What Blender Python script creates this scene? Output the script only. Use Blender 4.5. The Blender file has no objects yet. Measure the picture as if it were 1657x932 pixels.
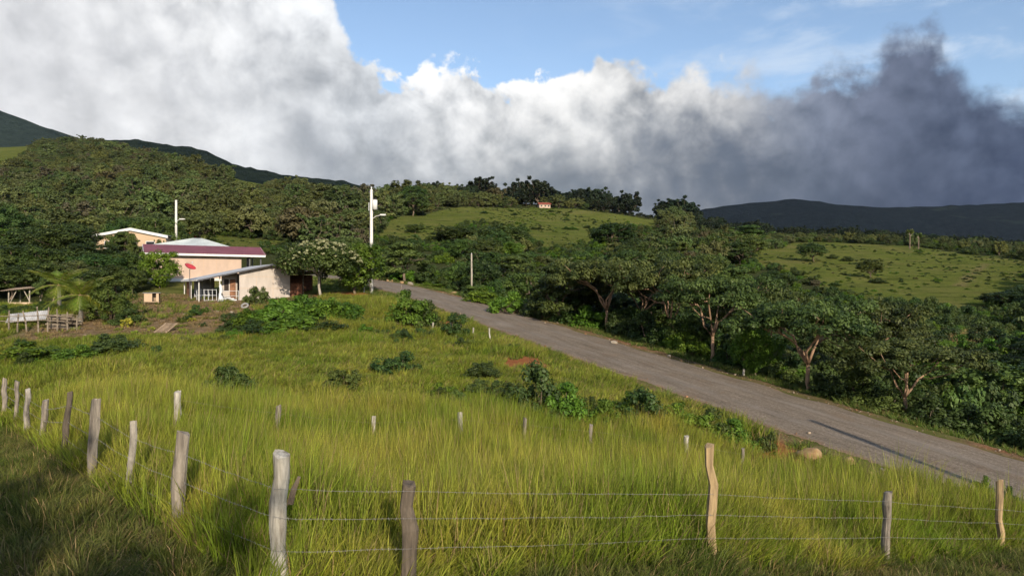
import bpy, math, random
import numpy as np
from mathutils import Vector, Matrix

# ------------------------------------------------------------------ camera, sky, sun, exposure
scene = bpy.context.scene
C = scene.collection
F = 1105.0                      # focal length of the photo in its own pixels (1657 wide)
CX, HZ = 828.5, 466.0
R = math.radians

cam_d = bpy.data.cameras.new('camera')
cam_d.sensor_width = 36.0
cam_d.lens = F / 1657.0 * 36.0
cam_d.clip_start = 0.1
cam_d.clip_end = 30000
cam = bpy.data.objects.new('camera', cam_d)
cam.rotation_euler = (R(90), 0, 0)
C.objects.link(cam)
scene.camera = cam

SUN_EL = 24.0
sh = Vector((0.36, -1.0, 0)).normalized()              # horizontal direction towards the sun
SUN = Vector((sh.x * math.cos(R(SUN_EL)), sh.y * math.cos(R(SUN_EL)), math.sin(R(SUN_EL))))
sun_d = bpy.data.lights.new('sun', 'SUN')
sun_d.energy = 4.3
sun_d.angle = R(0.5)
sun_d.color = (1.0, 0.87, 0.68)
sun = bpy.data.objects.new('sun', sun_d)
sun.rotation_euler = (-SUN).to_track_quat('-Z', 'Y').to_euler()
sun.location = (0, -20, 60)
C.objects.link(sun)

scene.view_settings.view_transform = 'Standard'
scene.view_settings.look = 'None'
scene.view_settings.exposure = 0.3
scene.view_settings.gamma = 1.0
scene.view_settings.use_curve_mapping = False
scene.render.engine = 'CYCLES'
scene.cycles.use_denoising = True
scene.cycles.max_bounces = 4
scene.cycles.diffuse_bounces = 3
scene.cycles.transparent_max_bounces = 8
scene.cycles.volume_bounces = 0
scene.cycles.use_adaptive_sampling = True
scene.cycles.adaptive_threshold = 0.02


class NT:
    """small helper around a node tree"""
    def __init__(self, tree):
        self.t = tree
        tree.nodes.clear()

    def n(self, kind, **kw):
        nd = self.t.nodes.new(kind)
        for k, v in kw.items():
            setattr(nd, k, v)
        return nd

    def put(self, sock, v):
        if v is None:
            return
        if isinstance(v, bpy.types.NodeSocket):
            self.t.links.new(v, sock)
        else:
            if sock.type == 'RGBA' and len(v) == 3:
                v = (*v, 1.0)
            sock.default_value = v

    def m(self, op, a, b=None, c=None, clamp=False):
        nd = self.n('ShaderNodeMath', operation=op, use_clamp=clamp)
        self.put(nd.inputs[0], a)
        self.put(nd.inputs[1], b)
        self.put(nd.inputs[2], c)
        return nd.outputs[0]

    def vm(self, op, a, b=None):
        nd = self.n('ShaderNodeVectorMath', operation=op)
        self.put(nd.inputs[0], a)
        self.put(nd.inputs[1], b)
        return nd.outputs[0]

    def noise(self, vec, scale, detail=4.0, rough=0.55, dist=0.0):
        nd = self.n('ShaderNodeTexNoise')
        self.put(nd.inputs['Vector'], vec)
        nd.inputs['Scale'].default_value = scale
        nd.inputs['Detail'].default_value = detail
        nd.inputs['Roughness'].default_value = rough
        nd.inputs['Distortion'].default_value = dist
        return nd.outputs[0]

    def mr(self, v, a, b, c=0.0, d=1.0, smooth=False):
        nd = self.n('ShaderNodeMapRange')
        if smooth:
            nd.interpolation_type = 'SMOOTHSTEP'
        self.put(nd.inputs[0], v)
        for i, x in enumerate((a, b, c, d)):
            self.put(nd.inputs[i + 1], x)
        return nd.outputs[0]

    def ramp(self, f, stops):
        nd = self.n('ShaderNodeValToRGB')
        el = nd.color_ramp.elements
        while len(el) < len(stops):
            el.new(0.5)
        for e, (p, c) in zip(el, stops):
            e.position = p
        for e, (p, c) in zip(el, stops):
            e.color = (c, c, c, 1) if isinstance(c, (int, float)) else (*c, 1)
        self.put(nd.inputs[0], f)
        return nd.outputs[0]

    def mix(self, f, a, b, blend='MIX'):
        nd = self.n('ShaderNodeMix', data_type='RGBA', blend_type=blend)
        nd.clamp_factor = True
        self.put(nd.inputs[0], f)
        self.put(nd.inputs[6], a)
        self.put(nd.inputs[7], b)
        return nd.outputs[2]


# ---- world: blue sky (Nishita) with a bank of cumulus described by direction
world = bpy.data.worlds.new('World')
scene.world = world
world.use_nodes = True
world.cycles.sampling_method = 'NONE'
w = NT(world.node_tree)
sky = w.n('ShaderNodeTexSky', sky_type='NISHITA')
sky.sun_disc = False
sky.sun_elevation = R(SUN_EL)
sky.sun_rotation = math.atan2(sh.x, sh.y)
sky.altitude = 600
sky.air_density = 1.0
sky.dust_density = 0.9
sky.ozone_density = 1.0
tc = w.n('ShaderNodeTexCoord')
D = tc.outputs['Generated']
sep = w.n('ShaderNodeSeparateXYZ')
w.put(sep.inputs[0], D)
az = w.m('ARCTAN2', sep.outputs[0], sep.outputs[1])
el = w.m('ARCSINE', sep.outputs[2])
azf = w.mr(az, -1.0, 1.0)                       # 0..1 over +-57 degrees about north


def azel(px, py):
    a = math.atan((px - CX) / F)
    return a, math.atan((HZ - py) / F * math.cos(a))


TOP = [(-600, -330), (-200, -170), (200, -120), (480, -60), (545, -5), (572, 45), (600, 100), (640, 132), (690, 108), (770, 102),
       (800, 128), (870, 108), (930, 92), (985, 66), (1040, 90), (1120, 92), (1190, 100), (1250, 122), (1300, 112),
       (1350, 98), (1410, 96), (1436, 40), (1500, 26), (1545, 70), (1600, 118), (1657, 140), (1750, 120), (1900, 90), (2200, 110)]


def az_curve(points):
    """elevation as a function of azimuth"""
    cur = w.n('ShaderNodeFloatCurve')
    cm = cur.mapping
    cm.use_clip = False
    pts = sorted(((azel(px, py)[0] + 1) / 2, azel(px, py)[1]) for px, py in points)
    cv = cm.curves[0]
    cv.points[0].location = pts[0]
    cv.points[1].location = pts[-1]
    for p in pts[1:-1]:
        cv.points.new(p[0], p[1])
    cm.update()
    w.put(cur.inputs['Value'], azf)
    return cur.outputs[0]


bound = az_curve(TOP)
bound_s = az_curve([(-600, -250), (200, -130), (450, -60), (600, 60), (700, 104), (850, 100), (1000, 82), (1200, 98), (1320, 96), (1450, 70), (1657, 90), (2200, 100)])
Dw = w.vm('ADD', D, (3.1, 1.7, 0.4))
n_big = w.noise(Dw, 5.0, 3.0, 0.5)
n_med = w.noise(Dw, 15.0, 6.0, 0.58, 0.25)
n_fin = w.noise(Dw, 60.0, 3.0, 0.6)
vor = w.n('ShaderNodeTexVoronoi', feature='SMOOTH_F1')
vor.inputs['Scale'].default_value = 17.0
vor.inputs['Smoothness'].default_value = 0.35
vor.inputs['Detail'].default_value = 1.5
warp = w.n('ShaderNodeCombineXYZ')
w.put(warp.inputs[0], w.m('MULTIPLY', w.m('SUBTRACT', n_med, 0.5), 0.05))
w.put(warp.inputs[2], w.m('MULTIPLY', w.m('SUBTRACT', n_fin, 0.5), 0.03))
w.put(vor.inputs['Vector'], w.vm('ADD', Dw, warp.outputs[0]))
puff = w.m('SUBTRACT', 0.42, vor.outputs['Distance'])
disp = w.m('ADD', w.m('MULTIPLY', w.m('SUBTRACT', n_med, 0.5), 0.13), w.m('MULTIPLY', w.m('SUBTRACT', n_fin, 0.5), 0.03))
disp = w.m('ADD', disp, w.m('MULTIPLY', puff, 0.036))
depth = w.m('ADD', w.m('SUBTRACT', bound, el), disp)          # >0 inside the cloud
soft = w.ramp(azf, [(0.0, 0.03), (0.30, 0.022), (0.42, 0.010), (0.58, 0.014), (0.66, 0.03), (0.9, 0.05)])
cover = w.mr(w.m('DIVIDE', depth, soft), -0.5, 1.0, smooth=True)
# relief: noise against itself shifted to the light (upper right, behind the viewer)
def relief(scale, detail, dx, k):
    a = w.noise(Dw, scale, detail, 0.55, 0.3)
    b = w.noise(w.vm('ADD', Dw, (dx, 0.0, dx * 1.3)), scale, detail, 0.55, 0.3)
    return w.m('MULTIPLY', w.m('SUBTRACT', a, b), k)
rel = w.m('ADD', relief(6.0, 5.0, 0.03, 1.9), relief(16.0, 5.0, 0.012, 1.2))
rel = w.m('MULTIPLY', rel, w.mr(depth, 0.02, 0.30, 1.0, 0.6))
A = lambda px: (math.atan((px - CX) / F) + 1) / 2
lo = w.ramp(azf, [(0.0, (.44, .45, .46)), (A(0), (.47, .475, .49)), (A(300), (.43, .44, .46)), (A(520), (.28, .30, .33)), (A(700), (.21, .235, .265)),
                  (A(860), (.17, .195, .225)), (A(1000), (.132, .155, .19)), (A(1150), (.108, .130, .170)), (A(1300), (.078, .098, .140)),
                  (A(1480), (.028, .040, .076)), (A(1657), (.012, .020, .055)), (1.0, (.06, .08, .14))])
hi = w.ramp(azf, [(0.0, (.72, .72, .72)), (A(0), (.76, .76, .77)), (A(300), (.90, .90, .90)), (A(600), (.82, .84, .86)), (A(700), (.92, .92, .92)),
                  (A(860), (.94, .93, .91)), (A(1000), (.86, .85, .83)), (A(1190), (.68, .675, .67)), (A(1250), (.32, .345, .40)), (A(1320), (.22, .25, .325)),
                  (A(1430), (.145, .170, .245)), (A(1657), (.11, .14, .22)), (1.0, (.3, .34, .42))])
thick = w.ramp(azf, [(A(0), .50), (A(400), .36), (A(560), .24), (A(650), .165), (A(800), .155), (A(1000), .14), (A(1200), .135), (A(1300), .22), (A(1657), .22)])
depth_s = w.m('ADD', w.m('SUBTRACT', bound_s, el), w.m('MULTIPLY', disp, 0.55))
tone = w.m('SUBTRACT', 1.0, w.m('DIVIDE', w.m('SUBTRACT', depth_s, 0.012), thick), clamp=True)
tone = w.m('POWER', tone, 0.8)
amp = w.m('ADD', 0.45, w.m('MULTIPLY', tone, 0.55))
tone = w.m('ADD', w.m('ADD', w.m('MULTIPLY', tone, 0.74), 0.13), w.m('MULTIPLY', amp, w.m('ADD', w.m('ADD', rel, w.m('MULTIPLY', puff, 0.45)), w.m('MULTIPLY', w.m('SUBTRACT', n_big, 0.5), 0.55))))
tone = w.mr(tone, -0.12, 1.05, 0.0, 1.0, smooth=True)
cloud_c = w.mix(tone, lo, hi)
cloud_c = w.mix(1.0, cloud_c, w.mr(n_med, 0.3, 0.7, 0.9, 1.1), 'MULTIPLY')
# thin high veil over the blue, stronger to the right
veil_n = w.noise(w.vm('MULTIPLY', Dw, (2.2, 2.2, 7.0)), 3.0, 7.0, 0.6, 0.4)
veil_m = w.ramp(azf, [(A(500), 0.0), (A(900), 0.05), (A(1200), .45), (A(1400), .75), (A(1657), .8)])
veil = w.m('MULTIPLY', w.mr(veil_n, 0.42, 0.72, smooth=True), veil_m)
bg_sky = w.n('ShaderNodeBackground')
w.put(bg_sky.inputs[0], sky.outputs[0])
bg_sky.inputs[1].default_value = 0.15
bg_veil = w.n('ShaderNodeBackground')
w.put(bg_veil.inputs[0], (.62, .70, .80))
bg_cl = w.n('ShaderNodeBackground')
w.put(bg_cl.inputs[0], cloud_c)
mx1 = w.n('ShaderNodeMixShader')
w.put(mx1.inputs[0], veil); w.put(mx1.inputs[1], bg_sky.outputs[0]); w.put(mx1.inputs[2], bg_veil.outputs[0])
mx2 = w.n('ShaderNodeMixShader')
w.put(mx2.inputs[0], cover); w.put(mx2.inputs[1], mx1.outputs[0]); w.put(mx2.inputs[2], bg_cl.outputs[0])
wo = w.n('ShaderNodeOutputWorld')
w.put(wo.inputs[0], mx2.outputs[0])

# ------------------------------------------------------------------ helpers
rng = np.random.default_rng(7)
random.seed(7)


def at(px, py, Y):
    """the point at depth Y that the photo shows at pixel px, py"""
    return Vector(((px - CX) / F * Y, Y, (HZ - py) / F * Y))


def tag(o, label=None, cat=None, group=None, kind=None):
    for k, v in (('label', label), ('category', cat), ('group', group), ('kind', kind)):
        if v:
            o[k] = v
    return o


def empty(name, loc=(0, 0, 0), rz=0.0):
    o = bpy.data.objects.new(name, None)
    o.empty_display_size = 0.3
    o.location = loc
    o.rotation_euler = (0, 0, rz)
    C.objects.link(o)
    return o


class MB:
    """collects boxes, tubes and faces and makes one mesh of them"""
    def __init__(self):
        self.v, self.f, self.a = [], [], []

    def face(self, *ps):
        n = len(self.v)
        self.v += [tuple(p) for p in ps]
        self.f.append(tuple(range(n, n + len(ps))))
        return self

    def box(self, c, s, M=None):
        n = len(self.v)
        for dz in (-.5, .5):
            for dx, dy in ((-.5, -.5), (.5, -.5), (.5, .5), (-.5, .5)):
                p = Vector((dx * s[0], dy * s[1], dz * s[2]))
                if M is not None:
                    p = M @ p
                self.v.append(tuple(p + Vector(c)))
        for q in ((0, 3, 2, 1), (4, 5, 6, 7), (0, 1, 5, 4), (1, 2, 6, 5), (2, 3, 7, 6), (3, 0, 4, 7)):
            self.f.append(tuple(n + i for i in q))
        return self

    def bar(self, a, b, w_, d):
        a, b = Vector(a), Vector(b)
        z = (b - a)
        M = z.to_track_quat('Z', 'Y').to_matrix()
        return self.box((a + b) / 2, (w_, d, z.length), M)

    def tube(self, path, rad, n=8, cap=True, jit=0.0, rg=None):
        path = [Vector(p) for p in path]
        if isinstance(rad, (int, float)):
            rad = [rad] * len(path)
        base = len(self.v)
        up = Vector((0, 0, 1))
        for i, p in enumerate(path):
            d = (path[min(i + 1, len(path) - 1)] - path[max(i - 1, 0)])
            d.normalize()
            u = d.cross(Vector((0.3, 1, 0.1)) if abs(d.z) > .8 else up).normalized()
            v = d.cross(u)
            for k in range(n):
                t = 2 * math.pi * k / n
                r = rad[i] * (1 + (rg.uniform(-jit, jit) if rg else 0))
                self.v.append(tuple(p + (u * math.cos(t) + v * math.sin(t)) * r))
        for i in range(len(path) - 1):
            for k in range(n):
                a = base + i * n + k
                b = base + i * n + (k + 1) % n
                self.f.append((a, b, b + n, a + n))
        if cap:
            self.f.append(tuple(base + k for k in range(n - 1, -1, -1)))
            self.f.append(tuple(base + (len(path) - 1) * n + k for k in range(n)))
        return self

    def mesh(self, name, m=None, smooth=False):
        me = bpy.data.meshes.new(name)
        me.from_pydata(self.v, [], self.f)
        if m:
            me.materials.append(m)
        if smooth:
            me.polygons.foreach_set('use_smooth', [True] * len(me.polygons))
        me.update()
        return me

    def build(self, name, m, parent=None, smooth=False, loc=None):
        o = bpy.data.objects.new(name, self.mesh(name, m, smooth))
        C.objects.link(o)
        if parent:
            o.parent = parent
        if loc is not None:
            o.location = loc
        return o


def np_mesh(name, verts, faces, m=None, smooth=False, attrs=None):
    """mesh from numpy arrays, all faces with the same corner count"""
    me = bpy.data.meshes.new(name)
    nv, (nf, k) = len(verts), faces.shape
    me.vertices.add(nv)
    me.vertices.foreach_set('co', np.ascontiguousarray(verts, dtype=np.float32).ravel())
    me.loops.add(nf * k)
    me.loops.foreach_set('vertex_index', np.ascontiguousarray(faces, dtype=np.int32).ravel())
    me.polygons.add(nf)
    me.polygons.foreach_set('loop_start', np.arange(0, nf * k, k, dtype=np.int32))
    me.polygons.foreach_set('loop_total', np.full(nf, k, dtype=np.int32))
    if smooth:
        me.polygons.foreach_set('use_smooth', np.ones(nf, dtype=bool))
    for an, av in (attrs or {}).items():
        a = me.attributes.new(an, 'FLOAT', 'POINT')
        a.data.foreach_set('value', np.ascontiguousarray(av, dtype=np.float32))
    if m:
        me.materials.append(m)
    me.update()
    me.validate()
    return me


def link(name, me, parent=None, loc=None):
    o = bpy.data.objects.new(name, me)
    C.objects.link(o)
    if parent:
        o.parent = parent
    if loc is not None:
        o.location = loc
    return o


def copy_tree(o, parent=None):
    c = o.copy()
    C.objects.link(c)
    c.parent = parent
    for ch in o.children:
        copy_tree(ch, c)
    return c


def vnoise(x, y, seed=0):
    """smooth value noise on numpy arrays, about -1..1"""
    xi, yi = np.floor(x).astype(np.int64), np.floor(y).astype(np.int64)
    fx, fy = x - xi, y - yi
    fx, fy = fx * fx * (3 - 2 * fx), fy * fy * (3 - 2 * fy)

    def h(a, b):
        n = (a * 374761393 + b * 668265263 + seed * 974711) & 0x7fffffff
        n = ((n ^ (n >> 13)) * 1274126177) & 0x7fffffff
        return ((n ^ (n >> 16)) & 0xffff) / 32767.5 - 1.0
    return (h(xi, yi) * (1 - fx) + h(xi + 1, yi) * fx) * (1 - fy) + (h(xi, yi + 1) * (1 - fx) + h(xi + 1, yi + 1) * fx) * fy


def fbm(x, y, seed=0, oct=4):
    s, a = 0, 1.0
    for i in range(oct):
        s = s + a * vnoise(x * 2 ** i, y * 2 ** i, seed + i)
        a *= .5
    return s / 1.9


# ------------------------------------------------------------------ materials
def principled(name, col, rough=0.85, spec=0.2, var=0.25, scale=3.0, bump=0.0, bscale=40.0, col2=None, obj_rand=0.0, metallic=0.0, stretch=(1, 1, 1)):
    m = bpy.data.materials.new(name)
    m.use_nodes = True
    t = NT(m.node_tree)
    tcn = t.n('ShaderNodeTexCoord')
    vec = t.vm('MULTIPLY', tcn.outputs['Object'], stretch)
    n1 = t.noise(vec, scale, 5.0, 0.6)
    c2 = col2 or tuple(x * (1 - var) for x in col)
    c1 = col if col2 else tuple(min(1, x * (1 + var)) for x in col)
    c = t.mix(t.mr(n1, 0.3, 0.7), c2, c1)
    if obj_rand:
        oi = t.n('ShaderNodeObjectInfo')
        c = t.mix(1.0, c, t.ramp(oi.outputs['Random'], [(0, 1 - obj_rand), (1, 1 + obj_rand * .5)]), 'MULTIPLY')
    b = t.n('ShaderNodeBsdfPrincipled')
    t.put(b.inputs['Base Color'], c)
    b.inputs['Roughness'].default_value = rough
    b.inputs['Specular IOR Level'].default_value = spec
    b.inputs['Metallic'].default_value = metallic
    if bump:
        bp = t.n('ShaderNodeBump')
        bp.inputs['Strength'].default_value = bump
        bp.inputs['Distance'].default_value = 0.02
        t.put(bp.inputs['Height'], t.noise(vec, bscale, 5.0, 0.65))
        t.put(b.inputs['Normal'], bp.outputs[0])
    o = t.n('ShaderNodeOutputMaterial')
    t.put(o.inputs[0], b.outputs[0])
    return m


def leaf_mat(name, dark, light, dry=None, dry_amt=0.0, trans=0.22, obj_var=0.35, rough=0.55):
    """foliage: colour goes with the leaf's own tint and varies from plant to plant"""
    m = bpy.data.materials.new(name)
    m.use_nodes = True
    t = NT(m.node_tree)
    at_ = t.n('ShaderNodeAttribute', attribute_name='rnd')
    oi = t.n('ShaderNodeObjectInfo')
    c = t.mix(at_.outputs['Fac'], dark, light)
    if dry:
        c = t.mix(t.mr(oi.outputs['Random'], 1 - dry_amt, 1.0), c, dry)
    r2 = t.m('FRACT', t.m('MULTIPLY', oi.outputs['Random'], 7.31))
    c = t.mix(1.0, c, t.ramp(r2, [(0, 1 - obj_var), (1, 1 + obj_var)]), 'MULTIPLY')
    r3 = t.m('FRACT', t.m('MULTIPLY', oi.outputs['Random'], 17.7))
    c = t.mix(1.0, c, t.ramp(r3, [(0, (1.12, 1.0, .8)), (.5, (1, 1, 1)), (1, (.82, 1.05, .9))]), 'MULTIPLY')
    b = t.n('ShaderNodeBsdfPrincipled')
    t.put(b.inputs['Base Color'], c)
    b.inputs['Roughness'].default_value = rough
    b.inputs['Specular IOR Level'].default_value = 0.25
    tr = t.n('ShaderNodeBsdfTranslucent')
    t.put(tr.inputs[0], t.mix(1.0, c, (1.1, 1.15, .5), 'MULTIPLY'))
    mx = t.n('ShaderNodeMixShader')
    mx.inputs[0].default_value = trans
    t.put(mx.inputs[1], b.outputs[0]); t.put(mx.inputs[2], tr.outputs[0])
    o = t.n('ShaderNodeOutputMaterial')
    t.put(o.inputs[0], mx.outputs[0])
    return m


def grass_mat(name, base, mid, tip, trans=0.3):
    m = bpy.data.materials.new(name)
    m.use_nodes = True
    t = NT(m.node_tree)
    h = t.n('ShaderNodeAttribute', attribute_name='h').outputs['Fac']
    rn = t.n('ShaderNodeAttribute', attribute_name='rnd').outputs['Fac']
    oi = t.n('ShaderNodeObjectInfo')
    geo = t.n('ShaderNodeNewGeometry')
    patch = t.noise(geo.outputs['Position'], 0.22, 4.0, 0.6)
    patch2 = t.noise(geo.outputs['Position'], 1.1, 3.0, 0.6)
    tipc = t.mix(t.mr(patch, 0.35, 0.65), mid, tip)
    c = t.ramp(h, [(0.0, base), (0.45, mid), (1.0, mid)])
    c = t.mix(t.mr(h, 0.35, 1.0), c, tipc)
    c = t.mix(t.mr(rn, .84, .88), c, (.30, .215, .105))
    c = t.mix(1.0, c, t.ramp(t.m('FRACT', t.m('MULTIPLY', rn, 9.7)), [(0, .5), (1, 1.42)]), 'MULTIPLY')
    c = t.mix(1.0, c, t.ramp(patch2, [(.25, (.72, .85, .8)), (.5, (1, 1, 1)), (.75, (1.2, 1.08, .95))]), 'MULTIPLY')
    c = t.mix(1.0, c, t.ramp(oi.outputs['Random'], [(0, .8), (1, 1.18)]), 'MULTIPLY')
    b = t.n('ShaderNodeBsdfPrincipled')
    t.put(b.inputs['Base Color'], c)
    b.inputs['Roughness'].default_value = 0.6
    b.inputs['Specular IOR Level'].default_value = 0.2
    tr = t.n('ShaderNodeBsdfTranslucent')
    t.put(tr.inputs[0], t.mix(1.0, c, (1.05, 1.1, .6), 'MULTIPLY'))
    mx = t.n('ShaderNodeMixShader')
    mx.inputs[0].default_value = trans
    t.put(mx.inputs[1], b.outputs[0]); t.put(mx.inputs[2], tr.outputs[0])
    o = t.n('ShaderNodeOutputMaterial')
    t.put(o.inputs[0], mx.outputs[0])
    return m


M = {}
M['bark_red'] = principled('bark_red', (.33, .215, .14), var=.4, scale=2.5, bump=.5, bscale=14)
M['bark'] = principled('bark', (.17, .13, .095), var=.4, scale=2.0, bump=.5, bscale=14)
M['bark_pale'] = principled('bark_pale', (.36, .32, .26), var=.35, scale=2.0, bump=.5, bscale=14)
M['wood_grey'] = principled('wood_grey', (.36, .31, .25), col2=(.10, .085, .07), scale=13.0, bump=.8, bscale=30, stretch=(1, 1, .14))
M['wood_dark'] = principled('wood_dark', (.17, .135, .10), col2=(.06, .05, .04), scale=13.0, bump=.8, bscale=30, stretch=(1, 1, .14))
M['wood_char'] = principled('wood_char', (.50, .45, .38), col2=(.015, .013, .012), scale=2.6, bump=.8, bscale=30, stretch=(1, 1, .5))
M['wood_white'] = principled('wood_white', (.60, .56, .48), col2=(.16, .14, .11), scale=13.0, bump=.8, bscale=34, stretch=(1, 1, .14))
M['wood_yellow'] = principled('wood_yellow', (.50, .36, .19), col2=(.17, .12, .075), scale=13.0, bump=.6, bscale=24, stretch=(1, 1, .14))
M['wood_stake'] = principled('wood_stake', (.22, .18, .135), var=.4, scale=4.0, bump=.4, bscale=20)
M['plank'] = principled('plank', (.30, .22, .15), var=.35, scale=3.0, bump=.3, bscale=20, obj_rand=.3)
M['wire'] = principled('wire', (.24, .225, .21), rough=.5, spec=.5, var=.2)
M['cable'] = principled('cable', (.02, .02, .02), rough=.6, var=.1)
M['concrete'] = principled('concrete', (.66, .64, .60), var=.12, scale=1.5)
M['white_paint'] = principled('white_paint', (.70, .69, .67), var=.06, scale=1.5)
M['cream_wall'] = principled('cream_wall', (.50, .445, .40), var=.17, scale=1.3, stretch=(1, 1, .35))
M['peach_wall'] = principled('peach_wall', (.52, .39, .31), var=.12, scale=1.0, stretch=(1, 1, .35))
M['tan_wall'] = principled('tan_wall', (.54, .40, .27), var=.08, scale=.7)
M['brick_dark'] = principled('brick_dark', (.17, .075, .045), var=.4, scale=4)
M['zinc'] = principled('zinc', (.27, .29, .33), rough=.55, spec=.4, var=.16, scale=1.2)
M['zinc_old'] = principled('zinc_old', (.30, .30, .31), rough=.6, spec=.4, var=.35, scale=1.6)
M['zinc_pale'] = principled('zinc_pale', (.50, .54, .53), rough=.6, spec=.3, var=.14, scale=.8)
M['maroon'] = principled('maroon', (.20, .068, .085), rough=.6, spec=.35, var=.14, scale=.6)
M['red_roof'] = principled('red_roof', (.33, .09, .065), rough=.6, var=.14, scale=.6)
M['rust'] = principled('rust', (.24, .12, .07), var=.4, scale=3)
M['steel_dark'] = principled('steel_dark', (.10, .10, .11), rough=.5, var=.2)
M['red_dish'] = principled('red_dish', (.42, .04, .05), rough=.4, spec=.5, var=.08)
M['plastic_white'] = principled('plastic_white', (.62, .64, .66), rough=.5, var=.15, scale=4)
M['rubber'] = principled('rubber', (.26, .25, .24), var=.2)
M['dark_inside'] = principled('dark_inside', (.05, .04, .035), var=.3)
M['glass_dark'] = principled('glass_dark', (.03, .035, .04), rough=.15, spec=.6, var=.1)
M['boulder'] = principled('boulder', (.40, .28, .155), col2=(.24, .13, .06), scale=2.2, bump=.5, bscale=8)
M['boulder_grey'] = principled('boulder_grey', (.36, .32, .26), col2=(.20, .16, .12), scale=3, bump=.5, bscale=9)
M['stone'] = principled('stone', (.30, .235, .17), var=.4, scale=6, obj_rand=.45)
M['rock_red'] = principled('rock_red', (.30, .16, .085), var=.4, scale=6, obj_rand=.4)
M['dead'] = principled('dead', (.42, .36, .28), var=.25, scale=3)

M['leaf_umb'] = leaf_mat('leaf_umb', (.022, .040, .011), (.118, .138, .036), trans=.2, obj_var=.2)
M['leaf_dark'] = leaf_mat('leaf_dark', (.022, .044, .012), (.092, .132, .034), trans=.2, obj_var=.3)
M['leaf_mid'] = leaf_mat('leaf_mid', (.034, .058, .014), (.118, .155, .036), dry=(.15, .125, .07), dry_amt=.09, trans=.2, obj_var=.3)
M['leaf_round'] = leaf_mat('leaf_round', (.035, .065, .012), (.135, .185, .038), trans=.2, obj_var=.1)
M['leaf_fresh'] = leaf_mat('leaf_fresh', (.045, .095, .012), (.165, .262, .030), trans=.28, obj_var=.2)
M['leaf_yellow'] = leaf_mat('leaf_yellow', (.20, .22, .03), (.42, .42, .07), trans=.3, obj_var=.15)
M['leaf_flower'] = leaf_mat('leaf_flower', (.28, .30, .15), (.48, .48, .30), trans=.2, obj_var=.05)
M['leaf_forest'] = leaf_mat('leaf_forest', (.066, .084, .028), (.130, .152, .048), dry=(.14, .12, .07), dry_amt=.10, trans=.15, obj_var=.35)
M['leaf_far_shaded'] = leaf_mat('leaf_far_shaded', (.010, .019, .009), (.028, .042, .018), trans=.1, obj_var=.3)  # shade over the wood past the crest is put into the leaf colour
M['leaf_palm'] = leaf_mat('leaf_palm', (.085, .125, .018), (.30, .33, .045), trans=.3, obj_var=.1)
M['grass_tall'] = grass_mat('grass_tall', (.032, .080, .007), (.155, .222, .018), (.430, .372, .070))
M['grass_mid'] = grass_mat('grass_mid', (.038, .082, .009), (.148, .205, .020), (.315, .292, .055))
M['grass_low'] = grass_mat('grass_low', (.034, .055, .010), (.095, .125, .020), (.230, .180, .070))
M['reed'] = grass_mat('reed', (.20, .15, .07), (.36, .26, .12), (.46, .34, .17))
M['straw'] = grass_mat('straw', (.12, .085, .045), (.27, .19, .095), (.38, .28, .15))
M['grass_verge'] = grass_mat('grass_verge', (.035, .075, .012), (.095, .150, .026), (.170, .190, .045))

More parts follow.
